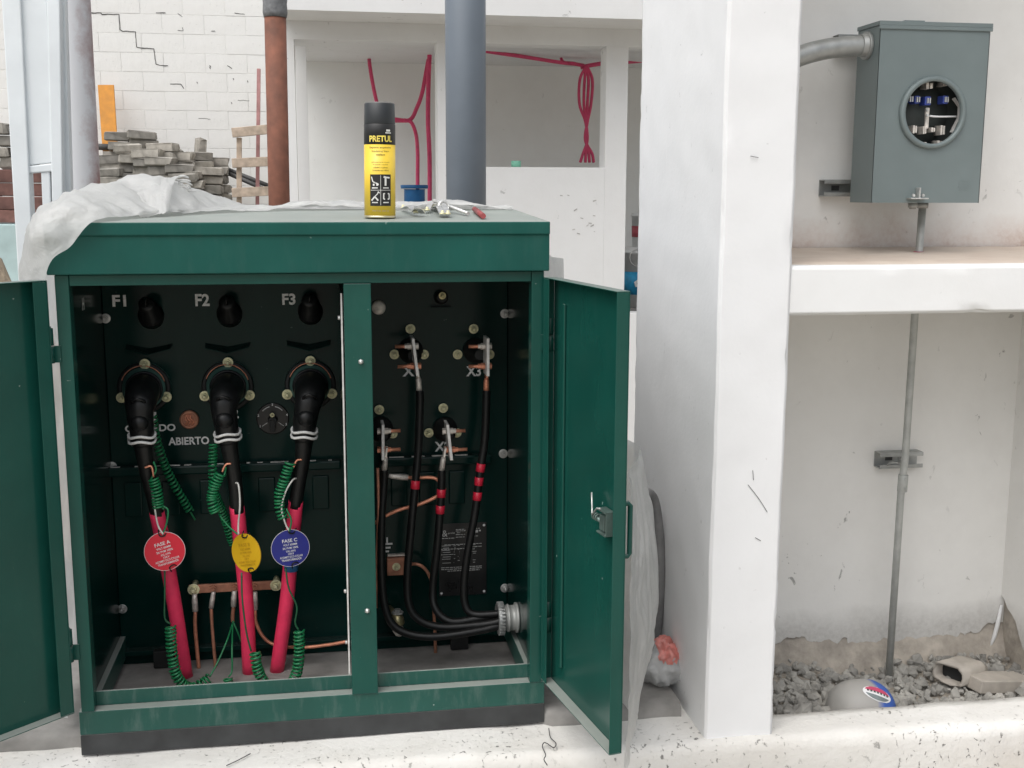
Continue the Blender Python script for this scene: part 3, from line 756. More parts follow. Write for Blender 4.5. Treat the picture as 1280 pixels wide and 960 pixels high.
# handle and latch on the right door
fp = P(784, 667, 1.98); zc = P(788, 667, 1.985).z
mb = MB(); a = h+d*.335-nrm*.0015; 
pts = [a+ZA*(zc+.050), a-nrm*.016+ZA*(zc+.051), a-nrm*.0205+ZA*(zc+.046), a-nrm*.0205+ZA*(zc-.046), a-nrm*.016+ZA*(zc-.051), a+ZA*(zc-.050)]
mb.tube(pts, .0052, 8); mb.build('handle', 'green_paint', rdoor)
zl = P(752, 650, 2.02).z; c = h+d*.305+nrm*.0025
mb = MB(); mb.obox(c+nrm*.012+ZA*(zl+.014), d*.020, nrm*.010, ZA*.0016); mb.obox(c+nrm*.012+ZA*(zl-.030), d*.020, nrm*.010, ZA*.0016); mb.obox(c+d*.019+nrm*.010+ZA*(zl-.008), d*.001, nrm*.010, ZA*.022); mb.obox(c-d*.004+nrm*.010+ZA*(zl-.010), d*.011, nrm*.008, ZA*.015)
mb.build('latch_bracket', 'latch_metal', rdoor, bev=.0006)
mb = MB(); mb.cyl(c-d*.018+nrm*.012+ZA*(zl-.012), c-d*.058+nrm*.012+ZA*(zl-.009), .0045, None, 10); mb.torus(c-d*.05+nrm*.012+ZA*(zl-.009), d, .006, .0016, 14, 5); mb.torus(c-d*.042+nrm*.012+ZA*(zl-.009), d, .006, .0016, 14, 5); mb.torus(c-d*.034+nrm*.012+ZA*(zl-.009), d, .006, .0016, 14, 5)
mb.build('latch_spring', 'latch_metal', rdoor)
mb = MB(); mb.tube([c-d*.005+nrm*.02+ZA*(zl+.017), c-d*.02+nrm*.021+ZA*(zl+.014), c-d*.045+nrm*.02+ZA*(zl-.004), c-d*.05+nrm*.018+ZA*(zl+.010), c-d*.062+nrm*.014+ZA*(zl+.034)], .0018, 6); mb.build('latch_rod', 'steel', rdoor)
h2, d2, n2, ldoor = door(-.5385, FY-.014, math.radians(180+43), .57, .112, .992, 1, 'wide left door swung open towards the camera')

# -------- bolts of the tank (with a glossy side wall beside them)
def bolt(c, parent, r=.0115, axis=(0, -1, 0), mat='zinc_bolt', name='bolt'):
    mb = MB(); c = V(c); mb.lathe(c, axis, [(0, r), (.0016, r), (.0020, r*.93), (.0021, r*.70), (.0015, r*.68)], 18, False)
    mb.lathe(c, axis, [(.0016, r*.62), (.0065, r*.62), (.0072, r*.54)], 6, False); mb.lathe(c, axis, [(.006, r*.36), (.015, r*.36), (.0165, r*.24)], 10)
    return mb.build(name, mat, parent)
for px_, py_ in ((132, 398), (140, 583), (153, 761), (631, 392), (629, 567), (631, 735)):
    c = P(px_, py_, IY); bolt(c, cab, .0112, mat='steel', name='tank_bolt')
# horizontal bar across the tank
for a, b in (((128, 588), (427, 581)), ((476, 578), (614, 571))):
    p0, p1 = P(a[0], a[1], IY-.018), P(b[0], b[1], IY-.018); z = (p0.z+p1.z)/2
    p0.z = p1.z = z
    if p1.x > 0 and p0.x < 0: p1.x = .031
    mb = MB(); mb.box(p0.x, p1.x, IY-.030, IY-.0005, z-.012, z+.010); o = mb.build('cross_rail', 'green_inside', cab, bev=.004)
    mb = MB()
    x = p0.x+.02
    while x < p1.x-.03:
        l_ = random.uniform(.006, .05); mb.box(x, min(p1.x-.005, x+l_), IY-.026, IY-.018, z+.0102, z+.0108+random.uniform(0, .001)); x += l_+random.uniform(.004, .05)
    mb.build('dust', 'dull_white_metal', o)
# ribs of the lower tank plate
for px_ in (168, 215, 262, 335, 402, 500, 535, 572):
    x = P(px_, 620, IY).x; mb = MB(); mb.box(x-.022, x+.018, IY-.006, IY-.0005, P(300, 640, IY).z, P(300, 598, IY).z); mb.build('tank_boss', 'green_inside', cab, bev=.003)

# -------- stencils on the tank
def stencil(s, px_, py_, h_, wid=None, name='stencil_lettering', bold=.03, Y=IY):
    mb = MB(); text(mb, s, P(px_, py_, Y-.0004), XA, ZA, h_*.00191, None if wid is None else wid*.00191, bold); mb.build(name, 'stencil', cab)
stencil('F1', 149, 376, 14, 16); stencil('F2', 253, 375, 15, 17); stencil('F3', 361, 374, 14, 16)
stencil('H1', 184, 522, 14, 22); stencil('H2', 287, 517, 12, 22); stencil('CERRADO', 188, 535, 9, 60); stencil('ABIERTO', 236, 551, 10, 49)
stencil('X1', 513, 464, 13, 20); stencil('X3', 592, 464, 13, 19); stencil('X2', 553, 558, 13, 20)
mb = MB(); gc = P(484, 680, IY-.0006)
for i, w_ in enumerate((.017, .012, .008)): mb.box(gc.x-.004, gc.x-.004+w_, IY-.0009, IY-.0003, gc.z-.006*i*1.6-.002, gc.z-.006*i*1.6+.0025)
mb.box(gc.x-.002, gc.x+.002, IY-.0009, IY-.0003, gc.z+.003, gc.z+.017)
mb.build('earth_symbol', 'stencil', cab)
mb = MB(); hh = V((S0+.0101, 2.55, P(92, 380, 2.55).z)); text(mb, 'H', hh, (0, 1, 0), ZA, .026, .02, .03); mb.build('stencil_lettering', 'stencil', cab)

# -------- fuse wells with drip lips
for px_, py_ in ((189, 395), (287, 393), (388, 390)):
    c = P(px_, py_, IY); t = V((0, -1, .55)).normalized()
    mb = MB(); mb.lathe(c, t, [(-.01, .029), (.010, .029), (.013, .024), (.035, .023), (.037, .019), (.070, .0185), (.073, .014), (.075, .005)], 24); fw = mb.build('fuse_well', 'black_rubber', cab)
    mb = MB(); mb.torus(c+t*.080, XA, .009, .0024, 18, 6); mb.build('pull_ring', 'black_rubber', fw)
    q = P(px_-2, py_+37, IY)
    mb = MB(); pf = [V((q.x-.052, IY-.001, q.z+.004)), V((q.x, IY-.001, q.z-.006)), V((q.x+.052, IY-.001, q.z+.004)), V((q.x+.05, IY-.030, q.z-.004)), V((q.x, IY-.040, q.z-.016)), V((q.x-.05, IY-.030, q.z-.004))]
    mb.add(pf+[p+V((0, 0, -.0025)) for p in pf], [(0, 1, 4, 5), (1, 2, 3, 4), (11, 10, 7, 6), (10, 9, 8, 7), (5, 4, 10, 11), (4, 3, 9, 10), (0, 5, 11, 6), (3, 2, 8, 9)])
    mb.build('drip_lip', 'green_inside', cab, bev=.0008)

# -------- HV bushings with clamp bolts and bleed wire loops
HV = ((181, 484), (285, 482), (388, 480))
for i, (px_, py_) in enumerate(HV):
    c = P(px_, py_, IY); c.y = IY
    mb = MB(); mb.lathe(c, (0, -1, 0), [(0, .060), (.006, .060), (.010, .052), (.012, .047), (.040, .045), (.042, .043), (.05, .040), (.075, .034)], 32); bu = mb.build('bushing', 'bushing_green' if i >= 0 else '', cab)
    mb = MB(); mb.lathe(c+V((0, -.0101, 0)), (0, -1, 0), [(0, .060), (.003, .058), (.003, .049), (0, .049)], 32); mb.build('clamp_flange', 'black_matte', bu)
    for dx, dy in ((0, -29), (27, 12), (-29, 13)):
        bolt(P(px_+dx, py_+dy, IY-.014), bu, .0122, name='clamp_bolt')
    mb = MB(); mb.torus(c+V((0, -.024, .004)), (0, -1, 0), .050, .0013, 40, 6, math.radians(-75), math.radians(70)); mb.build('earth_loop', 'copper', bu)
# -------- bronze plug and tap changer dial
c = P(237, 524, IY); mb = MB(); mb.lathe(c, (0, -1, 0), [(0, .022), (.008, .022), (.010, .019), (.0095, .016), (.007, .015)], 28); plug = mb.build('bronze_plug', 'copper_bar', cab)
mb = MB()
for s_ in (-1, 0, 1): mb.tube(catmull([c+V((s_*.007-.002, -.009, -.012)), c+V((s_*.007+.003, -.011, -.003)), c+V((s_*.006-.003, -.011, .004)), c+V((s_*.004, -.009, .012))], 4), .0022, 6)
mb.build('plug_emboss', 'copper', plug)
c = P(341, 523, IY); mb = MB(); mb.lathe(c, (0, -1, 0), [(0, .038), (.003, .038), (.004, .036)], 36); dial = mb.build('tap_dial', 'dial_black', cab)
mb = MB(); mb.torus(c+V((0, -.0045, 0)), (0, -1, 0), .030, .0011, 14, 5, math.radians(12), math.radians(50)); mb.torus(c+V((0, -.0045, 0)), (0, -1, 0), .030, .0011, 14, 5, math.radians(-50), math.radians(-12))
for a in (125, 235):
    q = math.radians(a); mb.bar(c+V((math.sin(q)*.016, -.0046, math.cos(q)*.016)), c+V((math.sin(q)*.031, -.0046, math.cos(q)*.031)), .001, .002, up=(0, 1, 0))
for a, s_ in ((0, '3'), (75, '4'), (-75, '2'), (115, '5'), (-120, '1')):
    q = math.radians(a); text(mb, s_, c+V((math.sin(q)*.0345, -.0042, math.cos(q)*.0345)), XA, ZA, .006, None, .03)
mb.build('dial_marks', 'stencil', dial)
mb = MB(); mb.lathe(c+V((0, -.004, -.002)), (0, -1, 0), [(0, .012), (.018, .010)], 14); mb.obox(c+V((0, -.018, -.014)), XA*.006, YA*.006, ZA*.014); mb.build('dial_knob', 'black_matte', dial, bev=.001)
bolt(c+V((0, -.020, .012)), dial, .0055, name='dial_bolt')
# -------- LV side: gauge, valve, bushings
c = P(473, 384, IY); mb = MB(); mb.lathe(c, (0, -1, 0), [(0, .017), (.010, .017), (.012, .015), (.0125, .0001)], 22); mb.build('gauge', 'tin_lug', cab)
c = P(551, 372, IY); mb = MB(); mb.lathe(c, (0, -1, .1), [(0, .016), (.020, .016), (.022, .012), (.034, .012)], 18); vv = mb.build('relief_valve', 'black_matte', cab)
bolt(c+V((0, -.036, .008)), vv, .009, mat='brass', name='valve_stem')
q = P(551, 383, IY); boxpart('drip_lip', 'green_inside', cab, q.x-.024, q.x+.024, IY-.028, IY-.0005, q.z-.0015, q.z+.001, bev=.0005)
# (top bolt px, stud direction, plate x px, plate top/bottom px)
LVB = [dict(n='X1', c=(513, 438), b=((513, 411), (493, 443), (530, 443)), plate=((515, 421), (521, 468)), side=-1),
       dict(n='X3', c=(594, 438), b=((592, 411), (572, 443), (612, 443)), plate=((608, 421), (608, 468)), side=-1),
       dict(n='X0', c=(476, 536), b=((474, 512), (491, 542)), plate=((478, 528), (478, 572)), side=1),
       dict(n='X2', c=(556, 536), b=((554, 510), (536, 541), (571, 541)), plate=((558, 528), (563, 572)), side=1)]
for L in LVB:
    c = P(*L['c'], IY); mb = MB(); mb.lathe(c, (0, -1, 0), [(0, .030), (.012, .030), (.016, .022), (.045, .018), (.05, .013), (.085, .012)], 24); bu = mb.build('low_bushing', 'black_matte', cab)
    for b in L['b']: bolt(P(*b, IY-.006), bu, .0118, name='clamp_bolt')
    a, b = P(*L['plate'][0], IY-.115), P(*L['plate'][1], IY-.115)
    mb = MB(); mid = (a+b)/2; dz = (a-b); mb.obox(mid, XA*.0034, YA*.030, dz/2); mb.obox(V((mid.x, IY-.088, c.z)), XA*.003, YA*.004, ZA*.012)
    pl = mb.build('spade', 'dull_white_metal', bu, bev=.001)
    for t in (.25, .78):
        q = a.lerp(b, t); s_ = L['side']
        mb = MB(); mb.cyl(q+XA*(-s_*.010), q+XA*(s_*.042), .0042, None, 8); st = mb.build('stud', 'copper', pl)
        mb = MB(); mb.lathe(q+XA*(s_*.004), XA*s_, [(0, .0078), (.009, .0078), (.0095, .006), (.016, .006)], 6, False); mb.lathe(q-XA*(s_*.004), -XA*s_, [(0, .0078), (.008, .0078)], 6, False); mb.build('nut', 'copper' if t > .5 else 'tin_lug', st)
# -------- nameplate
a, b = P(548, 655, IY), P(608, 742, IY); nx0, nx1, nz1, nz0 = a.x, b.x, a.z, b.z
npl = boxpart('nameplate', 'plate_black', cab, nx0, nx1, IY-.0022, IY-.0003, nz0, nz1, bev=.0005)
mb = MB(); W, H = nx1-nx0, nz1-nz0; rr = random.Random(3)
def line(u0, u1, v_, t=.0012): mb.box(nx0+W*u0, nx0+W*u1, IY-.0029, IY-.0025, nz1-H*v_-t, nz1-H*v_)
for (u0, u1, v_) in ((.36, .56, .08), (.36, .56, .10), (.38, .45, .125), (.36, .55, .15), (.07, .34, .195), (.36, .54, .185), (.70, .86, .075), (.68, .82, .18), (.12, .56, .285), (.7, .9, .285), (.05, .3, .42), (.05, .55, .345), (.66, .9, .325), (.05, .9, .60), (.05, .9, .625), (.18, .85, .65)):
    u = u0
    while u < u1:
        q = rr.uniform(.025, .08); line(u, min(u1, u+q), v_); u += q+.015
for i in range(9):
    v_ = .30+.03*i
    for u0, u1 in ((.06, .26), (.30, .36), (.40, .44), (.68, .80)):
        if rr.random() < .8: line(u0+rr.uniform(0, .04), u1-rr.uniform(0, .05), v_+rr.uniform(-.004, .004), .0009)
text(mb, '&', V((nx0+W*.13, IY-.0024, nz1-H*.13)), XA, ZA, .016, .013, .0)
text(mb, 'prolec', V((nx0+W*.27, IY-.0024, nz1-H*.13)), XA, ZA, .006, .017, .0)
mb.box(nx0+W*.66, nx0+W*.72, IY-.0028, IY-.0025, nz1-H*.155, nz1-H*.10); mb.box(nx0+W*.76, nx0+W*.82, IY-.0028, IY-.0025, nz1-H*.135, nz1-H*.10); mb.box(nx0+W*.84, nx0+W*.88, IY-.0028, IY-.0025, nz1-H*.12, nz1-H*.10)
mb.build('plate_lettering', 'plate_print', npl)
for u, v_ in ((.05, .04), (.95, .04), (.05, .96), (.95, .96)):
    mb = MB(); mb.lathe(V((nx0+W*u, IY-.0022, nz1-H*v_)), (0, -1, 0), [(0, .0036), (.002, .003), (.003, .0001)], 10); mb.build('rivet', 'tag_white', npl)
# -------- copper ground bar and pad
BARY = IY-.045
p0, p1 = P(236, 735, BARY), P(350, 732, BARY); z = (p0.z+p1.z)/2
gb = boxpart('ground_bar', 'copper_bar', cab, p0.x, p1.x, BARY-.004, BARY+.004, z-.0105, z+.0105)
for px_ in (242, 345):
    c = P(px_, 735, BARY-.004); c.z = z; mb = MB(); mb.cyl(c, c+V((0, .05, 0)), .008, None, 10); mb.build('standoff', 'zinc_bolt', gb)
    bolt(c, gb, .014, mat='zinc_bolt')
LUGX = (242, 267, 293, 318)
for px_ in LUGX[1:]:
    c = P(px_, 735, BARY-.0042); c.z = z; mb = MB(); mb.lathe(c, (0, -1, 0), [(0, .0088), (.006, .0088), (.006, .0045), (.012, .0045)], 6, False); mb.build('nut', 'copper_bar', gb)
c = P(495, 707, IY-.012); mb = MB(); mb.obox(c, XA*.0225, YA*.0115, ZA*.0215); gp = mb.build('ground_pad', 'copper_bar', cab, bev=.001)
bolt(c+V((0, -.012, .001)), gp, .010)
mb = MB(); mb.obox(c+V((.002, .006, .026)), XA*.022, YA*.006, ZA*.002); mb.build('pad_weld', 'tin_lug', gp)
# drain valve
c = P(497, 778, IY-.06); mb = MB(); mb.cyl(V((c.x-.02, IY-.001, c.z+.012)), V((c.x-.004, IY-.06, c.z+.010)), .013, None, 14); mb.lathe(c+V((-.004, 0, .02)), (.25, -.2, -1), [(-.004, .012), (.012, .017), (.024, .016), (.028, .012)], 14)
dv = mb.build('drain_valve', 'brass', cab)
mb = MB(); mb.lathe(c+V((-.002, -.002, -.008)), (.3, -.2, -1), [(0, .012), (.010, .0145), (.022, .010), (.027, .004)], 9, False); mb.build('valve_tape', 'tin_lug', dv)
mb = MB(); mb.lathe(c+V((0, 0, .024)), (0, 0, 1), [(0, .015), (.003, .015), (.003, .009), (.010, .008)], 8, False); mb.build('valve_bolt', 'steel', dv)

# ================================================================== CABLES
def path3(pts): return [P(a, b, y) for a, b, y in pts]
EL = [ # (head px, path, names)
  dict(hd=(178, 490), body=[(180, 486, IY-.055), (178, 491, IY-.115), (176, 500, IY-.168), (175, 516, IY-.182), (177, 536, IY-.180), (178, 556, IY-.178)],
       rad=[.037, .037, .035, .029, .0265, .024], cable=[(179, 558, IY-.178), (183, 585, IY-.172), (190, 614, IY-.165), (198, 648, IY-.155)], sleeve=[(196, 640, IY-.156), (206, 690, IY-.145), (218, 755, IY-.13), (233, 862, IY-.10)], lab='leftmost', col='red'),
  dict(hd=(283, 487), body=[(285, 484, IY-.055), (284, 489, IY-.115), (281, 497, IY-.168), (280, 512, IY-.182), (283, 533, IY-.180), (286, 553, IY-.178)],
       rad=[.037, .037, .034, .0285, .026, .024], cable=[(286, 555, IY-.178), (290, 580, IY-.172), (294, 605, IY-.166), (297, 640, IY-.158)], sleeve=[(296, 633, IY-.158), (302, 690, IY-.145), (308, 755, IY-.13), (313, 868, IY-.10)], lab='middle', col='yellow'),
  dict(hd=(388, 485), body=[(388, 482, IY-.055), (388, 487, IY-.115), (387, 495, IY-.168), (384, 510, IY-.182), (381, 530, IY-.180), (380, 550, IY-.178)],
       rad=[.037, .037, .034, .0285, .026, .024], cable=[(380, 552, IY-.178), (378, 575, IY-.172), (374, 600, IY-.166), (369, 634, IY-.158)], sleeve=[(370, 626, IY-.158), (364, 690, IY-.145), (358, 755, IY-.13), (347, 866, IY-.10)], lab='rightmost', col='blue')]
for e in EL:
    b = path3(e['body'])
    t = thing('elbow_cable', P(*e['sleeve'][-1]), '%s black elbow connector with red sleeved cable, behind the %s round tag' % (e['lab'], e['col']), 'cable', 'high voltage elbow cables in the left compartment')
    mb = MB(); mb.tube(catmull(b, 6), lerpl(e['rad'], 6), 20); el = mb.build('elbow', 'black_rubber', t)
    for s_, rr_ in ((0, .0425), (1, .0400)):
        mb = MB(); q = b[0].lerp(b[1], .1+.45*s_); mb.torus(q, (b[1]-b[0]), rr_-.004, .0035, 28, 6); mb.build('cuff_ring', 'black_rubber', el)
    hd = b[2]+V((0, -.036, 0)); mb = MB(); mb.tube([hd+V((-.014, .008, -.004)), hd+V((-.013, -.008, .006)), hd+V((0, -.014, .012)), hd+V((.013, -.008, .006)), hd+V((.014, .008, -.004))], .0032, 7); mb.build('pulling_eye', 'black_rubber', el)
    # test point boss on the shank
    mb = MB(); q = b[3].lerp(b[4], .45); mb.lathe(q+V((0, -.012, 0)), (0, -1, -.25), [(0, .021), (.014, .019), (.022, .014), (.026, .0001)], 16); mb.build('test_point', 'black_rubber', el)
    # two turns of white tape
    c0 = b[4].lerp(b[5], .55); ax_ = (b[5]-b[4]).normalized()
    for k_ in (-.006, .006):
        mb = MB(); R0 = .0280; n_ = 34
        N = V((1, 0, 0)); N = (N-ax_*N.dot(ax_)).normalized(); Bv = ax_.cross(N)
        pts = [c0+ax_*(k_+.003*math.sin(3*j/n_*6.28))+(N*math.cos(6.2832*j/n_)+Bv*math.sin(6.2832*j/n_))*(R0+.0006*(j % 2)) for j in range(n_+1)]
        mb.tube(pts, .0031, 6, False); mb.build('white_tie', 'white_tape', el)
    mb = MB(); cp_ = path3(e['cable']); mb.tube(catmull([b[5]+V((0, 0, .012))]+cp_, 6), lerpl([.023, .020, .017, .016, .0155], 6), 16); mb.build('cable', 'black_cable', t)
    mb = MB(); s = path3(e['sleeve']); s[-1].z = .0285; mb.tube(catmull(s, 6), .0168, 16); mb.build('red_sleeve', 'red_sleeve', t)
    # copper strand clamp under the elbow
    q = cp_[1]; mb = MB(); mb.tube(catmull([q+V((.0, -.022, .006)), q+V((.014, -.022, .008)) if e['lab'] == 'leftmost' else q+V((-.012, -.022, .004)), q+V((.018, -.024, -.016)) if e['lab'] == 'leftmost' else q+V((-.020, -.024, -.012))], 5), .0022, 6); mb.build('earth_strand', 'copper', t)
# tags
def phase_tag(px_, py_, Y, w_, h_, yaw, mat, lines, label, pmat, rollz=0):
    c = P(px_, py_, Y); t = thing('phase_tag', c, label, 'tag', 'round phase tags')
    ux = V((math.cos(yaw), math.sin(yaw), 0)); n_ = V((math.sin(yaw), -math.cos(yaw), .05)).normalized()
    uz = n_.cross(ux)*-1; uz = uz if uz.z > 0 else -uz
    ux, uz = ux*math.cos(rollz)+uz*math.sin(rollz), uz*math.cos(rollz)-ux*math.sin(rollz)
    R = h_/2
    mb = MB(); mb.lathe(c, n_, [(-.0012, R-.0006), (-.0008, R), (.0008, R), (.0012, R-.0006)], 48); body = mb.build('disc', mat, t)
    mb = MB(); mb.torus(c+n_*.0008, n_, R-.0002, .0006, 48, 5); mb.build('rim', 'tag_white' if pmat == 'tag_white' else pmat, body)
    mb = MB()
    for s, v_, hh, ww in lines: text(mb, s, c+uz*v_*R+n_*.0016, ux, uz, hh, ww*R, .012)
    mb.build('tag_lettering', pmat, body)
    for s_ in (1, -1):
        mb = MB(); q = c+uz*R*.86*s_; mb.tube(catmull([q+uz*.012*s_+n_*-.004, q+n_*.004, q-uz*.003*s_+ux*.010+n_*.003, q+uz*.006*s_+ux*.018-n_*.003], 5), .0016, 6); mb.build('tie', 'black_cable', t)
    return c, uz, R
LN = [('FASE %s', .42, .0078, .78), ('VOLT 600MM', .20, .0048, .72), ('3X PVM 100%%', .02, .0048, .82), ('XXL AWG', -.15, .0046, .5), ('15KV', -.30, .0046, .3), ('ACOMET DCO CYLLAR', -.46, .0048, 1.2), ('TRANSFORMADOR', -.62, .0048, 1.05)]
def lines(ch): return [((s % ch) if '%s' in s else s.replace('%%', '%'), v_, h_, w_) for s, v_, h_, w_ in LN]
TY = IY-.205
tg = {}
tg['A'] = phase_tag(206, 689, TY, .09, .088, math.radians(4), 'tag_red', lines('A'), 'round red phase tag with white lettering hanging at the left cable', 'tag_white', math.radians(14))
tg['B'] = phase_tag(308, 691, TY+.01, .09, .088, math.radians(-40), 'tag_yellow', lines('B'), 'round yellow phase tag turned sideways on the middle cable', 'tag_yellow_print', math.radians(14))
tg['C'] = phase_tag(363, 685, TY+.01, .09, .086, math.radians(8), 'tag_blue', lines('C'), 'round dark blue phase tag with white lettering on the right cable', 'tag_white', math.radians(4))
mb = MB(); q = path3([(365, 680, IY-.147), (363, 712, IY-.141)]); mb.tube(q, .0177, 14); tag(mb.build('blue_tape_wrap', 'blue_tape'), 'light blue tape wrapped on the red sleeve behind the blue tag', 'tape')
# white hanging wires
for nm, pts in (('left', [(189, 606, TY+.03), (192, 625, TY+.01), (197, 655, TY), (204, 668, TY-.002)]), ('middle', [(293, 604, TY+.03), (298, 606, TY+.012), (300, 630, TY+.006), (298, 655, TY+.004), (298, 668, TY+.004)]), ('right', [(372, 598, TY+.03), (366, 600, TY+.012), (357, 615, TY+.006), (352, 635, TY+.004), (357, 655, TY+.004), (362, 664, TY+.004)])):
    mb = MB(); mb.tube(catmull(path3(pts), 6), .0021, 7); tag(mb.build('white_wire', 'white_wire'), 'thin white wire tied to the %s phase tag' % {'left': 'red', 'middle': 'yellow', 'right': 'blue'}[nm], 'wire', 'white tag wires')
# green coiled earth wires
def coiled(parts, label):
    first = P(*parts[0][1][0]); t = thing('coiled_wire', first, label, 'wire', 'green coiled earth wires')
    for kind, pts, *opt in parts:
        mb = MB(); pp = path3(pts)
        if kind == 'coil':
            R, turns, r_ = opt; mb.tube(helix(pp, R, turns), r_, 6); mb.build('coil', 'green_wire', t)
        else:
            mb.tube(catmull(pp, 7), .0021, 7); mb.build('lead', 'green_wire_dark' if kind == 'dark' else 'green_wire', t)
Y1 = TY+.012
coiled([('coil', [(191, 520, IY-.10), (197, 555, IY-.09), (212, 595, IY-.07), (238, 640, IY-.05)], .0085, 26, .0022), ('lead', [(238, 640, IY-.05), (244, 650, IY-.045)])], 'green coiled wire slanting down behind the left elbow')
coiled([('lead', [(192, 577, Y1), (195, 588, Y1), (188, 600, Y1)]), ('coil', [(192, 598, Y1), (196, 616, Y1), (198, 636, Y1)], .0105, 10, .0024), ('lead', [(203, 632, Y1), (210, 638, Y1-.004), (208, 655, Y1-.008), (203, 668, Y1-.012)])], 'short green coiled wire hanging above the red tag')
coiled([('dark', [(206, 711, Y1), (206, 740, Y1), (206, 772, Y1), (213, 780, Y1)]), ('coil', [(213, 782, Y1), (215, 815, Y1), (221, 845, Y1), (236, 860, Y1+.01), (252, 855, Y1+.02), (262, 847, Y1+.03)], .0108, 24, .0026), ('lead', [(262, 846, Y1+.03), (272, 828, Y1+.05), (284, 800, Y1+.08), (291, 778, BARY-.02)])], 'green coiled wire curling along the sill below the red tag')
coiled([('lead', [(291, 778, BARY-.02), (290, 810, Y1+.06), (290, 838, Y1+.04), (286, 846, Y1+.03)]), ('coil', [(285, 848, Y1+.03), (285, 858, Y1+.03), (285, 870, Y1+.03)], .0095, 5, .0024)], 'stub of green coiled wire at the sill left of the middle cable')
coiled([('coil', [(267, 555, IY-.13), (266, 590, IY-.14), (268, 615, IY-.13), (280, 645, IY-.10), (292, 682, IY-.08)], .0088, 34, .0023)], 'long green coiled wire hanging behind the yellow tag')
coiled([('lead', [(283, 578, Y1+.02), (281, 592, Y1), (277, 598, Y1)]), ('coil', [(276, 592, Y1), (268, 608, Y1), (265, 625, Y1), (270, 642, Y1)], .0105, 14, .0024), ('lead', [(275, 645, Y1), (286, 658, Y1-.004), (297, 668, Y1-.008)])], 'green coiled wire bowed left of the middle cable')
coiled([('dark', [(302, 716, Y1), (303, 750, Y1), (308, 790, Y1), (314, 814, Y1)]), ('coil', [(319, 816, Y1), (322, 836, Y1), (332, 858, Y1+.01)], .0110, 10, .0027), ('lead', [(291, 776, BARY-.02), (297, 790, BARY-.03), (303, 805, BARY-.03)])], 'green coiled wire at the sill right of the middle cable')
coiled([('coil', [(363, 578, Y1), (357, 595, Y1), (350, 618, Y1), (350, 636, Y1), (354, 648, Y1)], .0105, 17, .0024), ('lead', [(358, 636, Y1-.01), (364, 650, Y1-.012), (362, 664, Y1-.012)])], 'green coiled wire hanging beside the right cable above the blue tag')
coiled([('dark', [(357, 710, Y1), (361, 735, Y1), (371, 758, Y1), (369, 778, Y1), (373, 787, Y1)]), ('coil', [(374, 787, Y1), (374, 815, Y1), (371, 840, Y1), (362, 860, Y1+.01)], .0112, 16, .0026)], 'green coiled wire hanging below the blue tag at the sill')
# ground leads from the bar
def lug(mb, a, b, r): mb.tube([a, a.lerp(b, .25), a.lerp(b, .45), b], [r*.9, r, r*1.15, r*1.1], 8)
def lead(label, lugpx, pts, r, mat, lugmat='tin_lug'):
    pp = path3(pts); t = thing('ground_lead', pp[-1], label, 'wire', 'copper ground leads')
    a, b = path3(lugpx); mb = MB(); lug(mb, a, b, r*1.35); mb.build('lug', lugmat, t)
    mb = MB(); mb.tube(catmull([b]+pp, 7), r, 10); mb.build('wire', mat, t)
    return t
BY = BARY-.010
lead('bare copper lead dropping from the left end of the ground bar', [(243, 742, BY), (244, 764, BY)], [(244, 785, BY), (248, 830, BY), (251, 858, BY+.005)], .0047, 'copper')
lead('thin dull copper lead second along the ground bar', [(267, 739, BY), (264, 760, BY)], [(265, 780, BY), (269, 830, BY), (272, 862, BY+.005)], .0040, 'copper_bar')
lead('crimped lug joining three green wires under the ground bar', [(293, 738, BY), (292, 758, BY)], [(291, 768, BY), (291, 777, BY)], .0045, 'copper_bar')
lead('bare copper lead sweeping right from the ground bar to the barrier', [(319, 740, BY), (319, 762, BY)], [(320, 778, BY), (330, 797, BY-.005), (347, 807, BY-.012), (380, 809, BY-.03), (410, 806, BY-.045), (433, 802, BY-.06)], .0042, 'copper')
# low-voltage cables
GL = P(634, 772, 2.56)             # mouth of the conduit fitting
def lv(label, lugpx, pts, bands, r=.0094, lm='tin_lug'):
    pp = path3(pts); t = thing('power_cable', pp[-1], label, 'cable', 'black low voltage cables in the right compartment')
    mb = MB(); a, b = path3(lugpx); mb.obox(a.lerp(b, .1), XA*.0022, YA*.012, (a-b)*.22); mb.tube([a.lerp(b, .35), a.lerp(b, .5), b], [.005, .0065, .0070], 8); mb.build('lug', lm, t)
    full = catmull([b]+pp, 8); mb = MB(); mb.tube(full, r, 14); mb.build('cable', 'black_cable', t)
    for (bx, by) in bands:
        i = min(range(1, len(full)-1), key=lambda i_: abs(full[i_].z-P(bx, by, full[i_].y).z))
        dd = (full[i+1]-full[i-1]).normalized(); c_ = full[i]; mb = MB(); mb.tube([c_-dd*.010, c_-dd*.0095, c_+dd*.0095, c_+dd*.010], [r, r+.0014, r+.0014, r], 14); mb.build('red_band', 'red_tape', t)
LB = IY-.115
lv('black cable from the upper left terminal with one red band', [(522, 462, LB), (524, 488, LB)], [(525, 500, LB), (523, 560, LB), (519, 606, LB-.01), (514, 660, LB-.02), (509, 725, LB-.02), (515, 765, LB-.03), (545, 783, LB-.04), (600, 781, LB-.05), (632, 775, LB-.06), (652, 772, LB-.06)], [(519, 606)])
lv('black cable from the upper right terminal with three red bands', [(608, 464, LB), (608, 488, LB)], [(608, 500, LB), (606, 550, LB), (600, 590, LB-.005), (594, 640, LB-.01), (583, 700, LB-.015), (580, 745, LB-.02), (588, 766, LB-.03), (612, 768, LB-.04), (636, 765, LB-.045), (652, 764, LB-.045)], [(600, 587), (599, 603), (598, 617)], lm='copper')
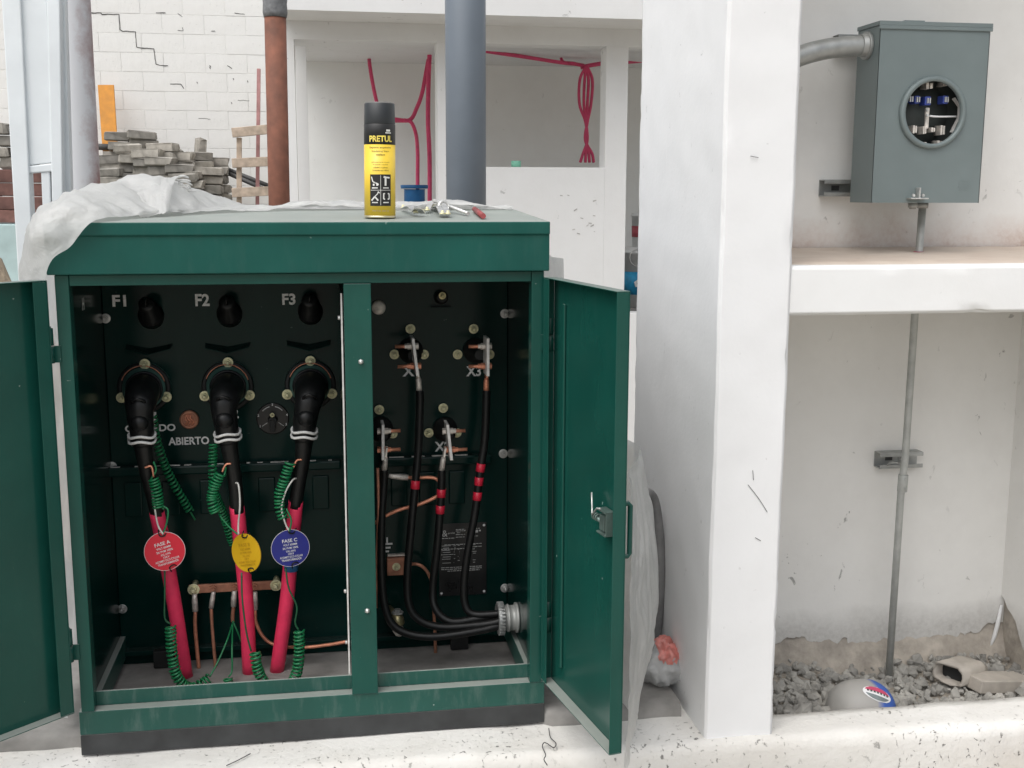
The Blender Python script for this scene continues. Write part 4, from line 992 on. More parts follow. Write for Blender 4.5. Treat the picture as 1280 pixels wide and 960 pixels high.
lv('black cable from the lower right terminal with two red bands', [(556, 562, LB), (552, 588, LB)], [(552, 600, LB), (551, 625, LB), (547, 680, LB), (541, 735, LB), (545, 762, LB-.015), (565, 777, LB-.03), (605, 772, LB-.035), (636, 772, LB-.03), (652, 772, LB-.03)], [(551, 618), (550, 636)])
lv('black cable from the lower left terminal beside the mullion', [(483, 562, LB-.01), (480, 588, LB-.01)], [(480, 600, LB-.01), (477, 650, LB-.02), (477, 720, LB-.03), (483, 765, LB-.04), (500, 788, LB-.05), (540, 796, LB-.06), (600, 788, LB-.06), (632, 780, LB-.055), (652, 779, LB-.05)], [])
# copper jumpers of the low side
t = thing('copper_jumper', P(505, 597, LB+.01), 'short copper jumper with tinned lug crossing behind the black cables', 'wire')
mb = MB(); lug(mb, P(486, 595, LB+.01), P(510, 597, LB+.012), .0062); mb.build('lug', 'tin_lug', t)
mb = MB(); mb.tube(catmull(path3([(508, 597, LB+.012), (525, 597, LB+.02), (540, 597, LB+.022), (548, 601, LB+.02), (556, 612, LB+.03)]), 6), .0042, 8); mb.build('wire', 'copper', t)
mb = MB(); mb.tube(catmull(path3([(466, 655, LB+.02), (482, 645, LB+.02), (500, 637, LB+.018), (525, 630, LB+.018), (545, 621, LB+.018), (556, 612, LB+.03)]), 6), .0046, 8); tag(mb.build('copper_jumper', 'copper'), 'bare copper wire rising right behind the banded black cables', 'wire')
mb = MB(); mb.tube(catmull(path3([(472, 585, LB-.01), (473, 640, LB-.02), (471, 700, LB-.02), (470, 760, LB-.02)]), 6), .0038, 8); tag(mb.build('copper_tail', 'copper_bar'), 'dull copper wire running down beside the mullion', 'wire')
mb = MB(); mb.tube(catmull(path3([(506, 707, IY-.035), (520, 705, IY-.05), (532, 712, IY-.05), (540, 730, IY-.05), (542, 760, IY-.05), (544, 800, IY-.05), (545, 850, IY-.05)]), 6), .0042, 8); tag(mb.build('ground_lead', 'copper_bar'), 'copper lead from the square ground pad down to the floor', 'wire', 'copper ground leads')
# conduit fitting at the right wall
GY = LB-.048; g0 = P(641, 772, GY)
fit = thing('conduit_fitting', g0, 'ribbed grey conduit fitting on the right inner wall taking the black cables', 'fitting')
mb = MB(); mb.lathe(V((S1-.0105, GY, g0.z)), (-1, 0, 0), [(0, .036), (.006, .036), (.006, .030), (.02, .030), (.022, .033), (.026, .033), (.027, .030), (.034, .030)], 30); mb.build('threaded_neck', 'conduit_grey', fit)
mb = MB(); mb.lathe(V((S1-.0445, GY, g0.z)), (-1, 0, 0), [(0, .030), (0, .037), (.014, .038), (.016, .035), (.016, .030), (.008, .030)], 30); nut = mb.build('lock_ring', 'galvanised', fit)
mb = MB()
for i in range(28):
    q = 6.2832*i/28; mb.obox(V((S1-.0515, GY+math.cos(q)*.038, g0.z+math.sin(q)*.038)), XA*.0065, V((0, -math.sin(q), math.cos(q)))*.0018, V((0, math.cos(q), math.sin(q)))*.0018)
mb.build('ribs', 'galvanised', nut)
# ================================================================== ON AND ABOUT THE CABINET
# foam spray can
_d = CF+CR*((475-640)/FPX)-CU*((272.5-480)/FPX); _t = (LZ0-LSL*LY0-HC)/(_d.z-LSL*_d.y); cb = V((0, 0, HC))+_d*_t; cy = cb.y; cb.z = lz(cy)+.0004
can = thing('spray_can', cb, 'yellow and black aerosol foam can standing on the green lid', 'can')
CRad = .0322; tilt = V((.012, 0, 1)).normalized()
def ch(py_): return (P(475, py_, cy).z-P(475, 273, cy).z)
z_lab0, z_lab1, z_blk, z_top = .005, ch(182), ch(157), ch(129)
mb = MB(); mb.lathe(cb, tilt, [(0, .028), (0, CRad), (.002, CRad+.0008), (.005, CRad)], 40); mb.build('rim', 'can_rim', can)
mb = MB(); mb.lathe(cb, tilt, [(z_lab0, CRad), (z_lab1, CRad)], 44); mb.build('label_band', 'can_yellow', can)
mb = MB(); mb.lathe(cb, tilt, [(z_lab1+.0001, CRad), (z_blk, CRad), (z_blk+.004, CRad-.003)], 44); mb.build('black_band', 'can_print_black', can)
mb = MB(); mb.lathe(cb, tilt, [(z_blk+.0005, CRad-.0008), (z_blk+.003, CRad-.0004), (z_top-.003, CRad-.0012), (z_top-.001, CRad-.003), (z_top, CRad-.008), (z_top+.0002, .0001)], 44); mb.build('cap', 'can_black', can)
vdir = V((cb.x, cb.y, 0)).normalized(); a_view = math.atan2(-vdir.y, -vdir.x)
def wrap(mb, off):
    """bend a flat drawing (x right, z up, metres from the can's foot) round the can, facing the camera"""
    for i, v in enumerate(mb.v):
        a = a_view+v.x/CRad+.05; r = CRad+off+v.y
        mb.v[i] = cb+V((math.cos(a)*r, math.sin(a)*r, v.z))+V((tilt.x*v.z, 0, 0))
    return mb
def rect(mb, x0, x1, z0, z1, n=8, y=0):
    mb.add([V((x0+(x1-x0)*i/n, y, z)) for z in (z0, z1) for i in range(n+1)], [(i, i+1, n+2+i, n+1+i) for i in range(n)])
def zpx(py_): return ch(py_)
mb = MB(); text(mb, 'PRETUL', V((.001, 0, zpx(175))), XA, ZA, .0125, .049, .03, thick=0); wrap(mb, .0005).build('brand_lettering', 'can_text', can)
mb = MB(); rect(mb, .012, .021, zpx(166), zpx(163.5)); rect(mb, .010, .023, zpx(168.3), zpx(167)); wrap(mb, .0005).build('corner_print', 'can_white', can)
mb = MB()
for s, py_, h_, w_ in (('Espuma expansiva', 186, .0046, .046), ('Insulating foam', 190.5, .0042, .036), ('sealant', 194.5, .004, .018), ('aplicaciones en marcos', 204, .0025, .038), ('de puertas y ventanas', 207, .0025, .032), ('selladora multiuso', 210.5, .0025, .030), ('Contenido neto 300 ml', 214, .0027, .034)):
    text(mb, s, V((0, 0, zpx(py_))), XA, ZA, h_, w_, .004, thick=0)
wrap(mb, .0004).build('label_lettering', 'can_print_black', can)
mb = MB(); rect(mb, -.0225, .0225, zpx(258), zpx(219), 14); pic = wrap(mb, .0004).build('pictogram_panel', 'can_print_black', can)
mb = MB(); zc_ = zpx(238.5)
rect(mb, -.0004, .0004, zpx(257), zpx(220), 1); rect(mb, -.021, .021, zc_-.0004, zc_+.0004, 14)
def stroke(mb, pts, w_=.0022):
    for a, b in zip(pts, pts[1:]):
        a, b = V((a[0], 0, a[1])), V((b[0], 0, b[1])); d_ = (b-a).normalized(); q = V((-d_.z, 0, d_.x))*w_/2; mb.add([a-q, b-q, b+q, a+q], [(0, 1, 2, 3)])
u = zc_
stroke(mb, [(-.019, u+.027), (-.016, u+.017), (-.006, u+.013), (-.004, u+.011)]); stroke(mb, [(-.016, u+.011), (-.005, u+.011)], .004)
stroke(mb, [(.010, u+.009), (.010, u+.026), (.006, u+.027)], .004); stroke(mb, [(.010, u+.026), (.019, u+.025)], .003)
stroke(mb, [(-.019, u-.021), (-.012, u-.013), (-.005, u-.021)], .003); stroke(mb, [(-.012, u-.013), (-.006, u-.007), (-.005, u-.003)], .0018); stroke(mb, [(-.005, u-.003), (-.002, u-.006)], .0018)
stroke(mb, [(.006, u-.007), (.018, u-.007), (.018, u-.018), (.006, u-.018), (.006, u-.006)], .0026)
for x in (-.012, .011):
    for z in (u+.0035, u-.026): rect(mb, x-.006, x+.006, z, z+.0022, 3)
wrap(mb, .0008).build('pictograms', 'can_white', pic)
mb = MB(); text(mb, 'PRETUL 300 ml', V((0, 0, zpx(264))), XA, ZA, .003, .034, .0, thick=0); wrap(mb, .0004).build('foot_lettering', 'can_rim', can)

# small hardware on the lid
def on_lid(px_, py_):
    """point of the lid's top seen at a pixel"""
    d = CF+CR*((px_-640)/FPX)-CU*((py_-480)/FPX); o = V((0, 0, HC))
    t = (LZ0-LSL*LY0-HC)/(d.z-LSL*d.y); return o+d*t
def clamp(px0, py0, px1, py1, px2, py2, r, label, mat='steel'):
    pts = [on_lid(px0, py0), on_lid(px1, py1), on_lid(px2, py2)]
    pts = [p+V((0, 0, .006)) for p in pts]; pts[1] += V((0, 0, .012))
    t = thing('pipe_strap', pts[0], label, 'strap', 'loose metal straps on the lid')
    mb = MB(); full = catmull(pts, 8)
    for a, b in zip(full, full[1:]): mb.bar(a, b, .012, .0022)
    mb.build('strap', mat, t)
    for p in (pts[0], pts[2]):
        mb = MB(); mb.lathe(p+V((0, 0, .001)), ZA, [(0, .006), (.003, .006), (.003, .003), (.008, .003)], 8); mb.build('screw', 'zinc_bolt', t)
clamp(504, 264, 512, 268, 520, 270, .01, 'small bent steel strap nearest the spray can')
clamp(517, 269, 522, 271, 528, 270, .01, 'small steel strap second from the spray can')
clamp(534, 267, 540, 262, 548, 260, .01, 'steel strap lying under the end of the rod')
clamp(543, 263, 548, 268, 553, 272, .01, 'steel strap tilted in front of the rod')
clamp(550, 264, 555, 267, 560, 272, .01, 'steel strap to the right of the tilted one')
mb = MB(); c = on_lid(555, 266)+V((0, 0, .014)); mb.torus(c, (.3, -1, .4), .012, .0035, 22, 8); tag(mb.build('steel_ring', 'steel'), 'small steel ring in the heap of straps on the lid', 'ring')
mb = MB(); a, b = on_lid(541, 262), on_lid(585, 270); mb.tube([a+V((0, 0, .022)), a.lerp(b, .05)+V((0, 0, .022)), b+V((0, 0, .005))], [.002, .0042, .0042], 10); tag(mb.build('steel_rod', 'steel'), 'thin steel rod lying across the straps on the lid', 'rod')
a, b = on_lid(593, 265), on_lid(604, 274)
mk = thing('marker', a, 'dark red marker lying on the right of the lid', 'marker'); dd = (b-a).normalized()
mb = MB(); mb.cyl(a+V((0, 0, .0065)), a+dd*.06+V((0, 0, .0065)), .0058, None, 14); mb.build('barrel', 'marker_red', mk)
mb = MB(); mb.cyl(a+dd*.0605+V((0, 0, .0065)), b+V((0, 0, .0065)) if (b-a).length > .07 else a+dd*.085+V((0, 0, .0065)), .0064, .0058, 14); mb.build('cap', 'marker_red', mk)

# plastic film -------------------------------------------------------
def drape(name, rows, label, cat, nu=7, nv=9, amp=.010, freq=9, seed=0, mat='plastic_film', frayed=0, fold=(1, 1, 1)):
    rws = [catmull(r, nu) for r in rows]; cols = list(zip(*rws)); grid = [catmull(c_, nv) for c_ in cols]      # grid[u][v]
    out = []
    m_, n_ = len(grid), len(grid[0])
    for i in range(m_):
        r = []
        for j in range(n_):
            p = grid[i][j]
            a = grid[min(i+1, m_-1)][j]-grid[max(i-1, 0)][j]; b = grid[i][min(j+1, n_-1)]-grid[i][max(j-1, 0)]
            nr = a.cross(b); nr = nr.normalized() if nr.length > 1e-9 else ZA
            if nr.z < 0 or (abs(nr.z) < .2 and nr.y > 0): nr = -nr
            q = V((p.x*fold[0], p.y*fold[1], p.z*fold[2]))*freq+V((seed, 0, 0)); q = q+V((noise.noise(p*6), noise.noise(p*6+V((3, 0, 0))), noise.noise(p*6+V((0, 3, 0)))))*.7
            h_ = noise.noise(q)*1.0+(1-abs(noise.noise(q*1.7+V((5, 1, 2))))*2.2)*.55+.22*(1-abs(noise.noise(q*3.4+V((2, 7, 1)))*2.2))-.25
            e_ = min(1, (j+.5)/3, (n_-j-.5)/3) if not frayed else 1
            r.append(p+nr*h_*amp*max(.25, e_))
        out.append(r)
    mb = MB(); mb.grid(out); o = mb.build(name, mat); return tag(o, label, cat)
def pr(l, Y=None): return [P(a, b, y) for a, b, y in l]
back = [V((-.585, 2.80, .10)), V((-.59, 2.80, .50)), V((-.60, 2.80, .85)), V((-.585, 2.80, 1.03)), V((-.50, 2.86, 1.085)), V((-.40, 2.88, 1.10)), V((-.30, 2.88, 1.11)), V((-.20, 2.87, 1.11)), V((-.05, 2.87, 1.10)), V((.10, 2.87, 1.10)), V((.22, 2.87, 1.10)), V((.33, 2.87, 1.10)), V((.44, 2.87, 1.09))]
peak = [V((-.60, 2.62, .07)), V((-.60, 2.62, .50)), V((-.615, 2.60, .88)), P(55, 272, 2.60), P(100, 250, 2.62), P(140, 230, 2.64), P(190, 219, 2.66), P(222, 228, 2.68), P(300, 258, 2.765), P(400, 253, 2.77), P(465, 253, 2.77), P(545, 250, 2.77), P(640, 258, 2.77)]
fr = [V((-.575, 2.46, .06)), V((-.58, 2.45, .50)), V((-.592, 2.42, .86)), P(36, 296, 2.36), P(60, 264, 2.345), P(100, 252, 2.38), P(185, 255, 2.50), P(228, 257, 2.55), P(292, 261, 2.70), P(395, 259, 2.72), P(470, 259, 2.73), P(545, 256, 2.72), P(640, 262, 2.735)]
edge = [V((-.555, 2.41, .06)), V((-.553, 2.38, .50)), V((-.553, 2.362, .86)), P(61, 337, 2.312)+V((-.003, 0, 0)), P(88, 308, 2.308), P(115, 277, 2.308), on_lid(160, 274)+V((0, 0, .006)), on_lid(215, 270)+V((0, 0, .006)), on_lid(292, 266)+V((0, 0, .006)), on_lid(395, 263)+V((0, 0, .006)), on_lid(470, 262)+V((0, 0, .006)), on_lid(545, 261)+V((0, 0, .006)), on_lid(640, 263)+V((0, 0, .006))]
sheet = drape('plastic_sheet', [back, peak, fr, edge], 'crumpled white plastic film draped over the left corner of the cabinet lid', 'plastic sheet', 14, 14, .012, 10, 3, fold=(.75, 1.5, .8))
# torn frayed tongue of the film
mb = MB(); rr = random.Random(8); rows = []
for i in range(17):
    t = i/16; a = P(150+70*t, 236-14*t+4*math.sin(t*5), 2.60).lerp(P(206, 220, 2.62), 0); top = P(140+84*t, 232-12*t-2*rr.random(), 2.67)
    bot = P(176+34*t, 273-8*t, 2.47) if t < .99 else P(212, 262, 2.5)
    rows.append([top.lerp(bot, s_/10)+V((0, -.02*math.sin(math.pi*s_/10), .016*math.sin(math.pi*s_/10)*(1+.5*noise.noise(V((t*6, s_*.6, 1))))+.006*noise.noise(V((t*9, s_, 4))))) for s_ in range(11)])
mb.grid(rows); mb.build('film_flap', 'plastic_film', sheet)
for i in range(9):
    a = P(222+rr.uniform(-4, 4), 222+3.4*i, 2.655); mb = MB()
    mb.tube(catmull([a, a+V((.010+.012*rr.random(), -.006, .004*rr.random())), a+V((.022+.016*rr.random(), -.004, -.008*rr.random()))], 4), [.0030]+[.0026]*7+[.0006], 5); mb.build('torn_shred', 'plastic_film', sheet)
# film hanging on the right side and outside the right door
rows = [[V((.503+.006*math.sin(j*2), 2.40+.045*j, z)) for j in range(9)] for z in (1.02, .8, .55, .3, .06)]
drape('plastic_sheet', rows, 'pale plastic film hanging down the right side of the cabinet', 'plastic sheet', 6, 6, .006, 9, 12, fold=(1.5, 1.5, .4))
cur = []
for (cx_, cy_), z, yo in (((800, 560), None, 2.30), ((809, 605), None, 2.30), ((817, 645), None, 2.29), ((823, 700), None, 2.28), ((823, 755), None, 2.27), ((814, 810), None, 2.26), ((801, 862), None, 2.25), ((795, 908), None, 2.235)):
    o_ = P(cx_, cy_, yo); z = max(.006, o_.z); i_ = V((.556, 2.04, z)); b_ = V((.60, 2.47, z)); r = []
    for t in (0, .2, .4, .6, .8, 1): r.append(i_.lerp(o_, t)+V((.010*math.sin(t*9+z*4), 0, 0))*(1-t))
    for t in (.3, .65, 1): r.append(o_.lerp(b_, t)+V((.02*math.sin(math.pi*t), 0, 0)))
    cur.append(r)
drape('plastic_sheet', cur, 'greyish plastic film billowing outside the right door beside the pillar', 'plastic sheet', 12, 12, .009, 8, 21, fold=(1.9, 1.9, .35))
# grey bent hose behind it
mb = MB(); mb.tube(catmull([P(806, 640, 2.50), P(808, 618, 2.52), P(817, 626, 2.54), P(823, 665, 2.55), P(825, 720, 2.55), P(822, 775, 2.55), P(815, 830, 2.56)], 8), .013, 12); tag(mb.build('bent_hose', 'grey_hose'), 'dark grey hose arching between the plastic film and the pillar', 'hose')
# clear bag with red band
bc = P(826, 842, 2.46); bag = thing('clear_bag', bc, 'crumpled clear plastic bag with a red top lying by the pillar', 'bag')
def blob(c, rx, ry, rz, seed, mat, name, parent, zc0=-9, zc1=9, sh=1.0):
    mb = MB(); rows = []; nu, nv = 30, 20
    for i in range(nv+1):
        v_ = math.pi*i/nv; zz = math.cos(v_)
        if zz < zc0 or zz > zc1: continue
        r = []
        for j in range(nu+1):
            u_ = 2*math.pi*(j % nu)/nu; n_ = V((math.sin(v_)*math.cos(u_), math.sin(v_)*math.sin(u_), zz))
            k_ = sh*(1+.16*(1-abs(noise.noise(n_*2.6+V((seed, 0, 0)))))+.10*(1-abs(noise.noise(n_*6+V((seed, 3, 0)))))-.16)
            r.append(c+V((n_.x*rx, n_.y*ry, n_.z*rz))*k_)
        rows.append(r)
    mb.grid(rows, False); return mb.build(name, mat, parent)
bc2 = V((bc.x+.004, bc.y-.01, .078))
def crumple(c, rx, ry, rz, seed, mat, name, cut=None, sh=1.0, lvl=4):
    bm = bmesh.new(); bmesh.ops.create_icosphere(bm, subdivisions=lvl, radius=1)
    for v in bm.verts:
        n_ = v.co.normalized(); q = n_*1.7+V((seed, 0, 0))
        k_ = 1+.30*(noise.noise(q))+.26*(1-abs(noise.noise(q*2.6))*2)+.10*(1-abs(noise.noise(q*5.3))*2)
        z_ = n_.z*rz*k_; v.co = V((n_.x*rx*k_*(1-.35*max(0, n_.z)), n_.y*ry*k_*(1-.3*max(0, n_.z)), max(z_, -rz*.93)))*sh
    if cut:
        bmesh.ops.delete(bm, geom=[f for f in bm.faces if not cut(f.calc_center_median())], context='FACES')
    bm.verts.index_update(); mb = MB(); mb.add([c+v.co for v in bm.verts], [tuple(x.index for x in f.verts) for f in bm.faces], True); bm.free()
    return mb.build(name, mat, bag)
crumple(bc2, .046, .044, .048, 4, 'clear_film', 'bag_film')
crumple(bc2+V((-.002, .004, -.004)), .036, .032, .036, 4, 'bag_grey', 'bag_content', sh=.97, lvl=3)
crumple(bc2+V((0, 0, .001)), .046, .044, .048, 4, 'tag_salmon', 'red_band', cut=lambda p: p.z > .020+.016*noise.noise(p*45) and p.x > -.022 and p.y < .02, sh=1.012)
# pink scrap and a wire on the kerb
mb = MB(); q = PZ(683, 838, .031); mb.add([q+V((-.03, 0, 0)), q+V((.03, .01, .0)), q+V((.03, .03, .05)), q+V((-.03, .02, .055)), q+V((-.03, .03, 0)), q+V((.03, .04, 0))], [(0, 1, 2, 3), (5, 4, 3, 2), (0, 3, 4), (1, 5, 2)]); tag(mb.build('pink_scrap', 'pink_plastic'), 'pink plastic scrap in the gap beside the right door', 'scrap')
mb = MB(); mb.tube(catmull([PZ(a, b, .004)+V((0, 0, .001)) for a, b in ((686, 911), (688, 922), (695, 930), (692, 935), (684, 930), (680, 929), (678, 934), (682, 944), (680, 950), (684, 957))], 6), .0011, 6); tag(mb.build('wire_scrap', 'crack_black'), 'thin black squiggle of wire lying on the white kerb', 'wire')
mb = MB(); mb.tube(catmull([PZ(a, b, .003) for a, b in ((283, 957), (296, 951), (313, 942))], 6), .0011, 6); tag(mb.build('twig', 'dark_metal'), 'thin dark sliver lying on the kerb before the skirt', 'sliver')

# ================================================================== BACKGROUND: WHITE BUILDING
WY = 5.6; WT = .12
bld = thing('white_building', (.7, WY, GZ), 'unfinished white building with open window bays and concrete roof edge', 'building')
def bp(name, mat, *b, bev=0): return boxpart(name, mat, bld, *b, bev=bev)
zt = P(460, 51, WY).z; zs_ = P(680, 209, WY).z; zb = GZ
x0 = P(358, 150, WY).x; xa = P(370, 150, WY).x; xb = P(547, 150, WY).x; xc = P(604, 150, WY).x; xd = P(757, 150, WY).x; xe = P(784, 150, WY).x
SY = 5.28; zsl = P(580, 18, SY).z
bp('lintel', 'wall_white', x0, 3.4, WY, WY+WT, zt, zsl-.0003)
bp('post', 'wall_white', x0, xa, WY, WY+WT, zb, zt-.0005)
bp('post', 'wall_white', xb, xb+.10, WY, WY+WT, zb, zt-.0005)
bp('post', 'wall_white', xd, xe, WY, WY+WT, zb, zt-.0005)
bp('low_wall', 'wall_white', xb+.1005, xd-.0005, WY+.001, WY+WT-.001, zb, zs_)
bp('post', 'wall_white', xe+1.5, 3.4, WY, WY+WT, zb, zt-.0005)
bp('roof_slab', 'wall_white', x0-.02, 3.5, SY, 7.5, zsl, zsl+.30)
bp('back_wall', 'room_grey', x0, 3.4, 7.3, 7.42, zb, zsl-.0005)
bp('partition', 'room_grey', xb+.02, xb+.08, WY+WT+.0005, 7.2995, zb, zs_-.3)
bp('floor_slab', 'concrete', x0, 3.4, WY+WT, 7.29, GZ+.002, GZ+.03)
bp('threshold', 'wall_white', xe+.001, xe+1.4995, WY+.002, WY+WT, zb, P(790, 392, WY).z)
bp('left_jamb', 'wall_white', xa+.0005, P(384, 150, WY).x, WY+WT+.15, WY+WT+.24, zb, zt)
# spalls on the low wall
mb = MB(); rr = random.Random(2)
for i in range(12):
    q = P(rr.uniform(700, 745), rr.uniform(243, 292), WY+.0005); s_ = rr.uniform(.003, .010)
    mb.obox(q, V((s_, 0, rr.uniform(-.4, .6)*s_)), YA*.0012, V((-.1*s_, 0, s_*.35)))
o = mb.build('scuff_marks', 'mortar_grey', bld); o['kind'] = 'stuff'
# pink corrugated hoses
def hose(pts, r, label):
    mb = MB(); mb.tube(catmull([P(*p) for p in pts], 7), r, 8); return tag(mb.build('pink_hose', 'pink_hose'), label, 'hose', 'pink conduit hoses in the white building')
HY = 7.05
hose([(461, 62, 7.29), (462, 80, HY), (466, 105, HY), (471, 128, HY), (478, 150, HY), (495, 151, HY), (513, 151, HY)], .011, 'pink hose slanting down behind the spray can cap')
hose([(492, 149, HY-.03), (512, 150, HY-.03), (521, 135, HY-.03), (528, 115, HY-.02), (533, 88, HY), (537, 66, HY), (539, 50, HY)], .012, 'pink hose curving up to the lintel in the left bay')
hose([(505, 150, HY-.05), (514, 153, HY-.05), (520, 168, HY-.06), (522, 190, 6.7), (522, 215, 6.55), (522, 236, 6.5)], .011, 'pink hose bending down into the blue pipe')
hose([(538, 50, 6.85), (536, 90, 6.82), (535, 150, 6.8), (537, 200, 6.8), (537, 300, 6.8)], .013, 'straight pink hose hanging beside the bay post')
hose([(560, 55, 6.5), (608, 64, 6.6), (655, 71, 6.7), (700, 78, 6.8), (718, 80, HY-.2), (730, 82, HY-.2)], .011, 'pink hose stretched across the top of the right bay')
hose([(726, 84, HY-.22), (742, 81, HY-.22), (757, 79, HY-.2), (790, 77, HY-.1), (830, 73, HY)], .012, 'pink hose running right through the doorway')
hose([(700, 68, HY-.2), (704, 77, HY-.22), (718, 79, HY-.24), (732, 84, HY-.24), (738, 92, HY-.24)], .008, 'short pink hose curl at the knot of the bundle')
for lab, off in (('leftmost', -6), ('second', -1), ('third', 3), ('rightmost', 7)):
    hose([(733, 82, HY-.26), (732+off*1.2, 100, HY-.27), (731+off*1.1, 130, HY-.27), (733+off*.2, 152, HY-.27), (733-off*.2, 175, HY-.26), (733+off*(.7 if off < 0 else 1.0), 192, HY-.26), (733+off*1.3, 203, HY-.25)], .009, '%s strand of the pink hose bundle hanging in the right bay' % lab)
# blue flanged pipe
c = P(518, 233, 6.5); bpi = thing('blue_pipe', V((c.x, 6.5, GZ)), 'blue plastic pipe with a wide flange standing in the left bay', 'pipe')
mb = MB(); mb.lathe(V((c.x, 6.5, GZ+.03)), ZA, [(0, .058), (c.z-GZ-.05, .058), (c.z-GZ-.045, .060)], 24); mb.build('pipe', 'blue_plastic', bpi)
mb = MB(); mb.lathe(V((c.x, 6.5, c.z-.012)), ZA, [(0, .062), (0, .076), (.018, .078), (.020, .070), (.018, .050)], 24); mb.build('flange', 'blue_plastic', bpi)
# mint roll on the sill
c = P(645, 206, WY+.05); mb = MB(); mb.lathe(V((c.x, WY+.05, zs_+.0005)), ZA, [(0, .018), (0, .024), (.030, .024), (.030, .014), (.012, .013), (.012, .0001)], 20); tag(mb.build('mint_roll', 'mint'), 'small mint green roll standing on the window sill', 'roll')
# buckets in the doorway
def bucket(px_, py0, py1, Y, r, band, bandmat, label):
    a, b = P(px_, py0, Y), P(px_, py1, Y); t = thing('paint_bucket', a, label, 'bucket', 'paint buckets in the doorway'); h_ = b.z-a.z
    mb = MB(); mb.lathe(a, ZA, [(0, r*.9), (h_*.9, r), (h_*.9, r*1.05), (h_*.95, r*1.05), (h_*.95, r*1.0), (h_, r*1.02), (h_, .001)], 26); mb.build('body', 'bucket_white', t)
    mb = MB(); mb.lathe(a, ZA, [(h_*band[0], r*.9+r*.1*band[0]+.002), (h_*band[1], r*.9+r*.1*band[1]+.002)], 26); lb = mb.build('label', bandmat, t)
    mb = MB(); mb.torus(a+V((-.3*r, -r*1.0, h_*.84)), (0, 1, 0), r*.5, .003, 16, 5); mb.build('handle', 'steel', t)
    q = a+V((-r*.28, -r*.96, h_*(band[0]+band[1])/2)); mb = MB(); mb.lathe(q, (0, -1, 0), [(0, .024), (.004, .022)], 5, False); mb.build('logo', 'bucket_white', t)
    mb = MB(); mb.lathe(q+V((.004, -.005, 0)), (0, -1, 0), [(0, .010), (.003, .009)], 8, False); mb.build('logo_drop', 'bucket_red', t)
bk = bucket(797, 383, 309, 6.35, .098, (.22, .60), 'bucket_blue', 'white paint bucket with a blue label in the doorway beside the pillar')
bucket(806, 309, 266, 6.36, .078, (.30, .62), 'bucket_red', 'small white bucket with dark red label stacked above the blue one')
bb = P(797, 383, 6.35); mb = MB(); mb.box(bb.x-.2, bb.x+.35, 6.2, 6.6, GZ+.031, bb.z-.001); tag(mb.build('plinth_block', 'concrete', bev=.006), 'grey concrete block carrying the paint buckets in the doorway', 'block')

# grey-blue column pipe and brown pipe in front of the building
c = P(583, 250, 4.3); r_ = (P(608, 150, 4.3)-P(558, 150, 4.3)).length/2
mb = MB(); mb.cyl(V((c.x, 4.3, GZ)), V((c.x-.002, 4.3, 3.2)), r_, None, 48); tag(mb.build('steel_column', 'slate_paint'), 'smooth blue grey round steel column behind the cabinet', 'column')
c0, c1 = P(349, 250, 4.8), P(344, 20, 4.8); r_ = .0425; dv_ = (c1-c0).normalized()
bpip = thing('brown_pipe', V((c0.x, 4.8, GZ)), 'rust brown vertical pipe wrapped with grey tape at its top', 'pipe')
mb = MB(); mb.tube([c0-dv_*((c0.z-GZ)/dv_.z), c0, c1], r_, 26); mb.build('pipe', 'rust_pipe', bpip)
mb = MB(); mb.tube([c1-dv_*.006+dv_*.006*k_ for k_ in range(0, 60, 3)], [r_*1.06+.004*abs(math.sin(k_*1.7)) for k_ in range(0, 60, 3)], 18); mb.build('tape_wrap', 'grey_tape', bpip)

# ================================================================== BACKGROUND: BLOCK WALL
BWY = 8.0
bwl = thing('block_wall', (-1, BWY, GZ), 'white painted block wall with stepped crack behind the paver pile', 'wall')
mb = MB(); mb.box(-4.2, 1.0, BWY-.0098, BWY+.14, GZ, 3.4); mb.build('mortar_bed', 'block_paint', bwl)
bm_w, bm_h, mj = .265, .121, .0018
me_blocks = []
for kk in range(6):
    bm = bmesh.new(); bmesh.ops.create_cube(bm, size=1)
    rr = random.Random(40+kk)
    for v in bm.verts:
        v.co = V((v.co.x*(bm_w-mj+rr.uniform(-.0012, .0008)), v.co.y*.02, v.co.z*(bm_h-mj+rr.uniform(-.0012, .0008))))
    bmesh.ops.bevel(bm, geom=bm.edges[:], offset=.0012, segments=1, affect='EDGES')
    me = bpy.data.meshes.new('block'); bm.to_mesh(me); bm.free(); me.materials.append(MATS['block_paint']); me_blocks.append(me)
zb0 = P(200, 42.5, BWY).z          # a bed joint of the photograph
xj0 = P(151, 60, BWY).x            # head joint of the stepped crack, first course below it
rr = random.Random(17)
for r in range(-5, 13):
    for i in range(-4, 8):
        x = xj0+(i+.5)*bm_w-(0 if r % 2 else bm_w/2)+bm_w/2*(-1 if False else 0); z = zb0-(r+.5)*bm_h
        if z > 2.95 or x > .35: continue
        o = bpy.data.objects.new('block', rr.choice(me_blocks)); COL.objects.link(o); o.parent = bwl
        o.location = V((x, BWY-.0025+rr.uniform(-.001, .001), z))-ORG[bwl.name]
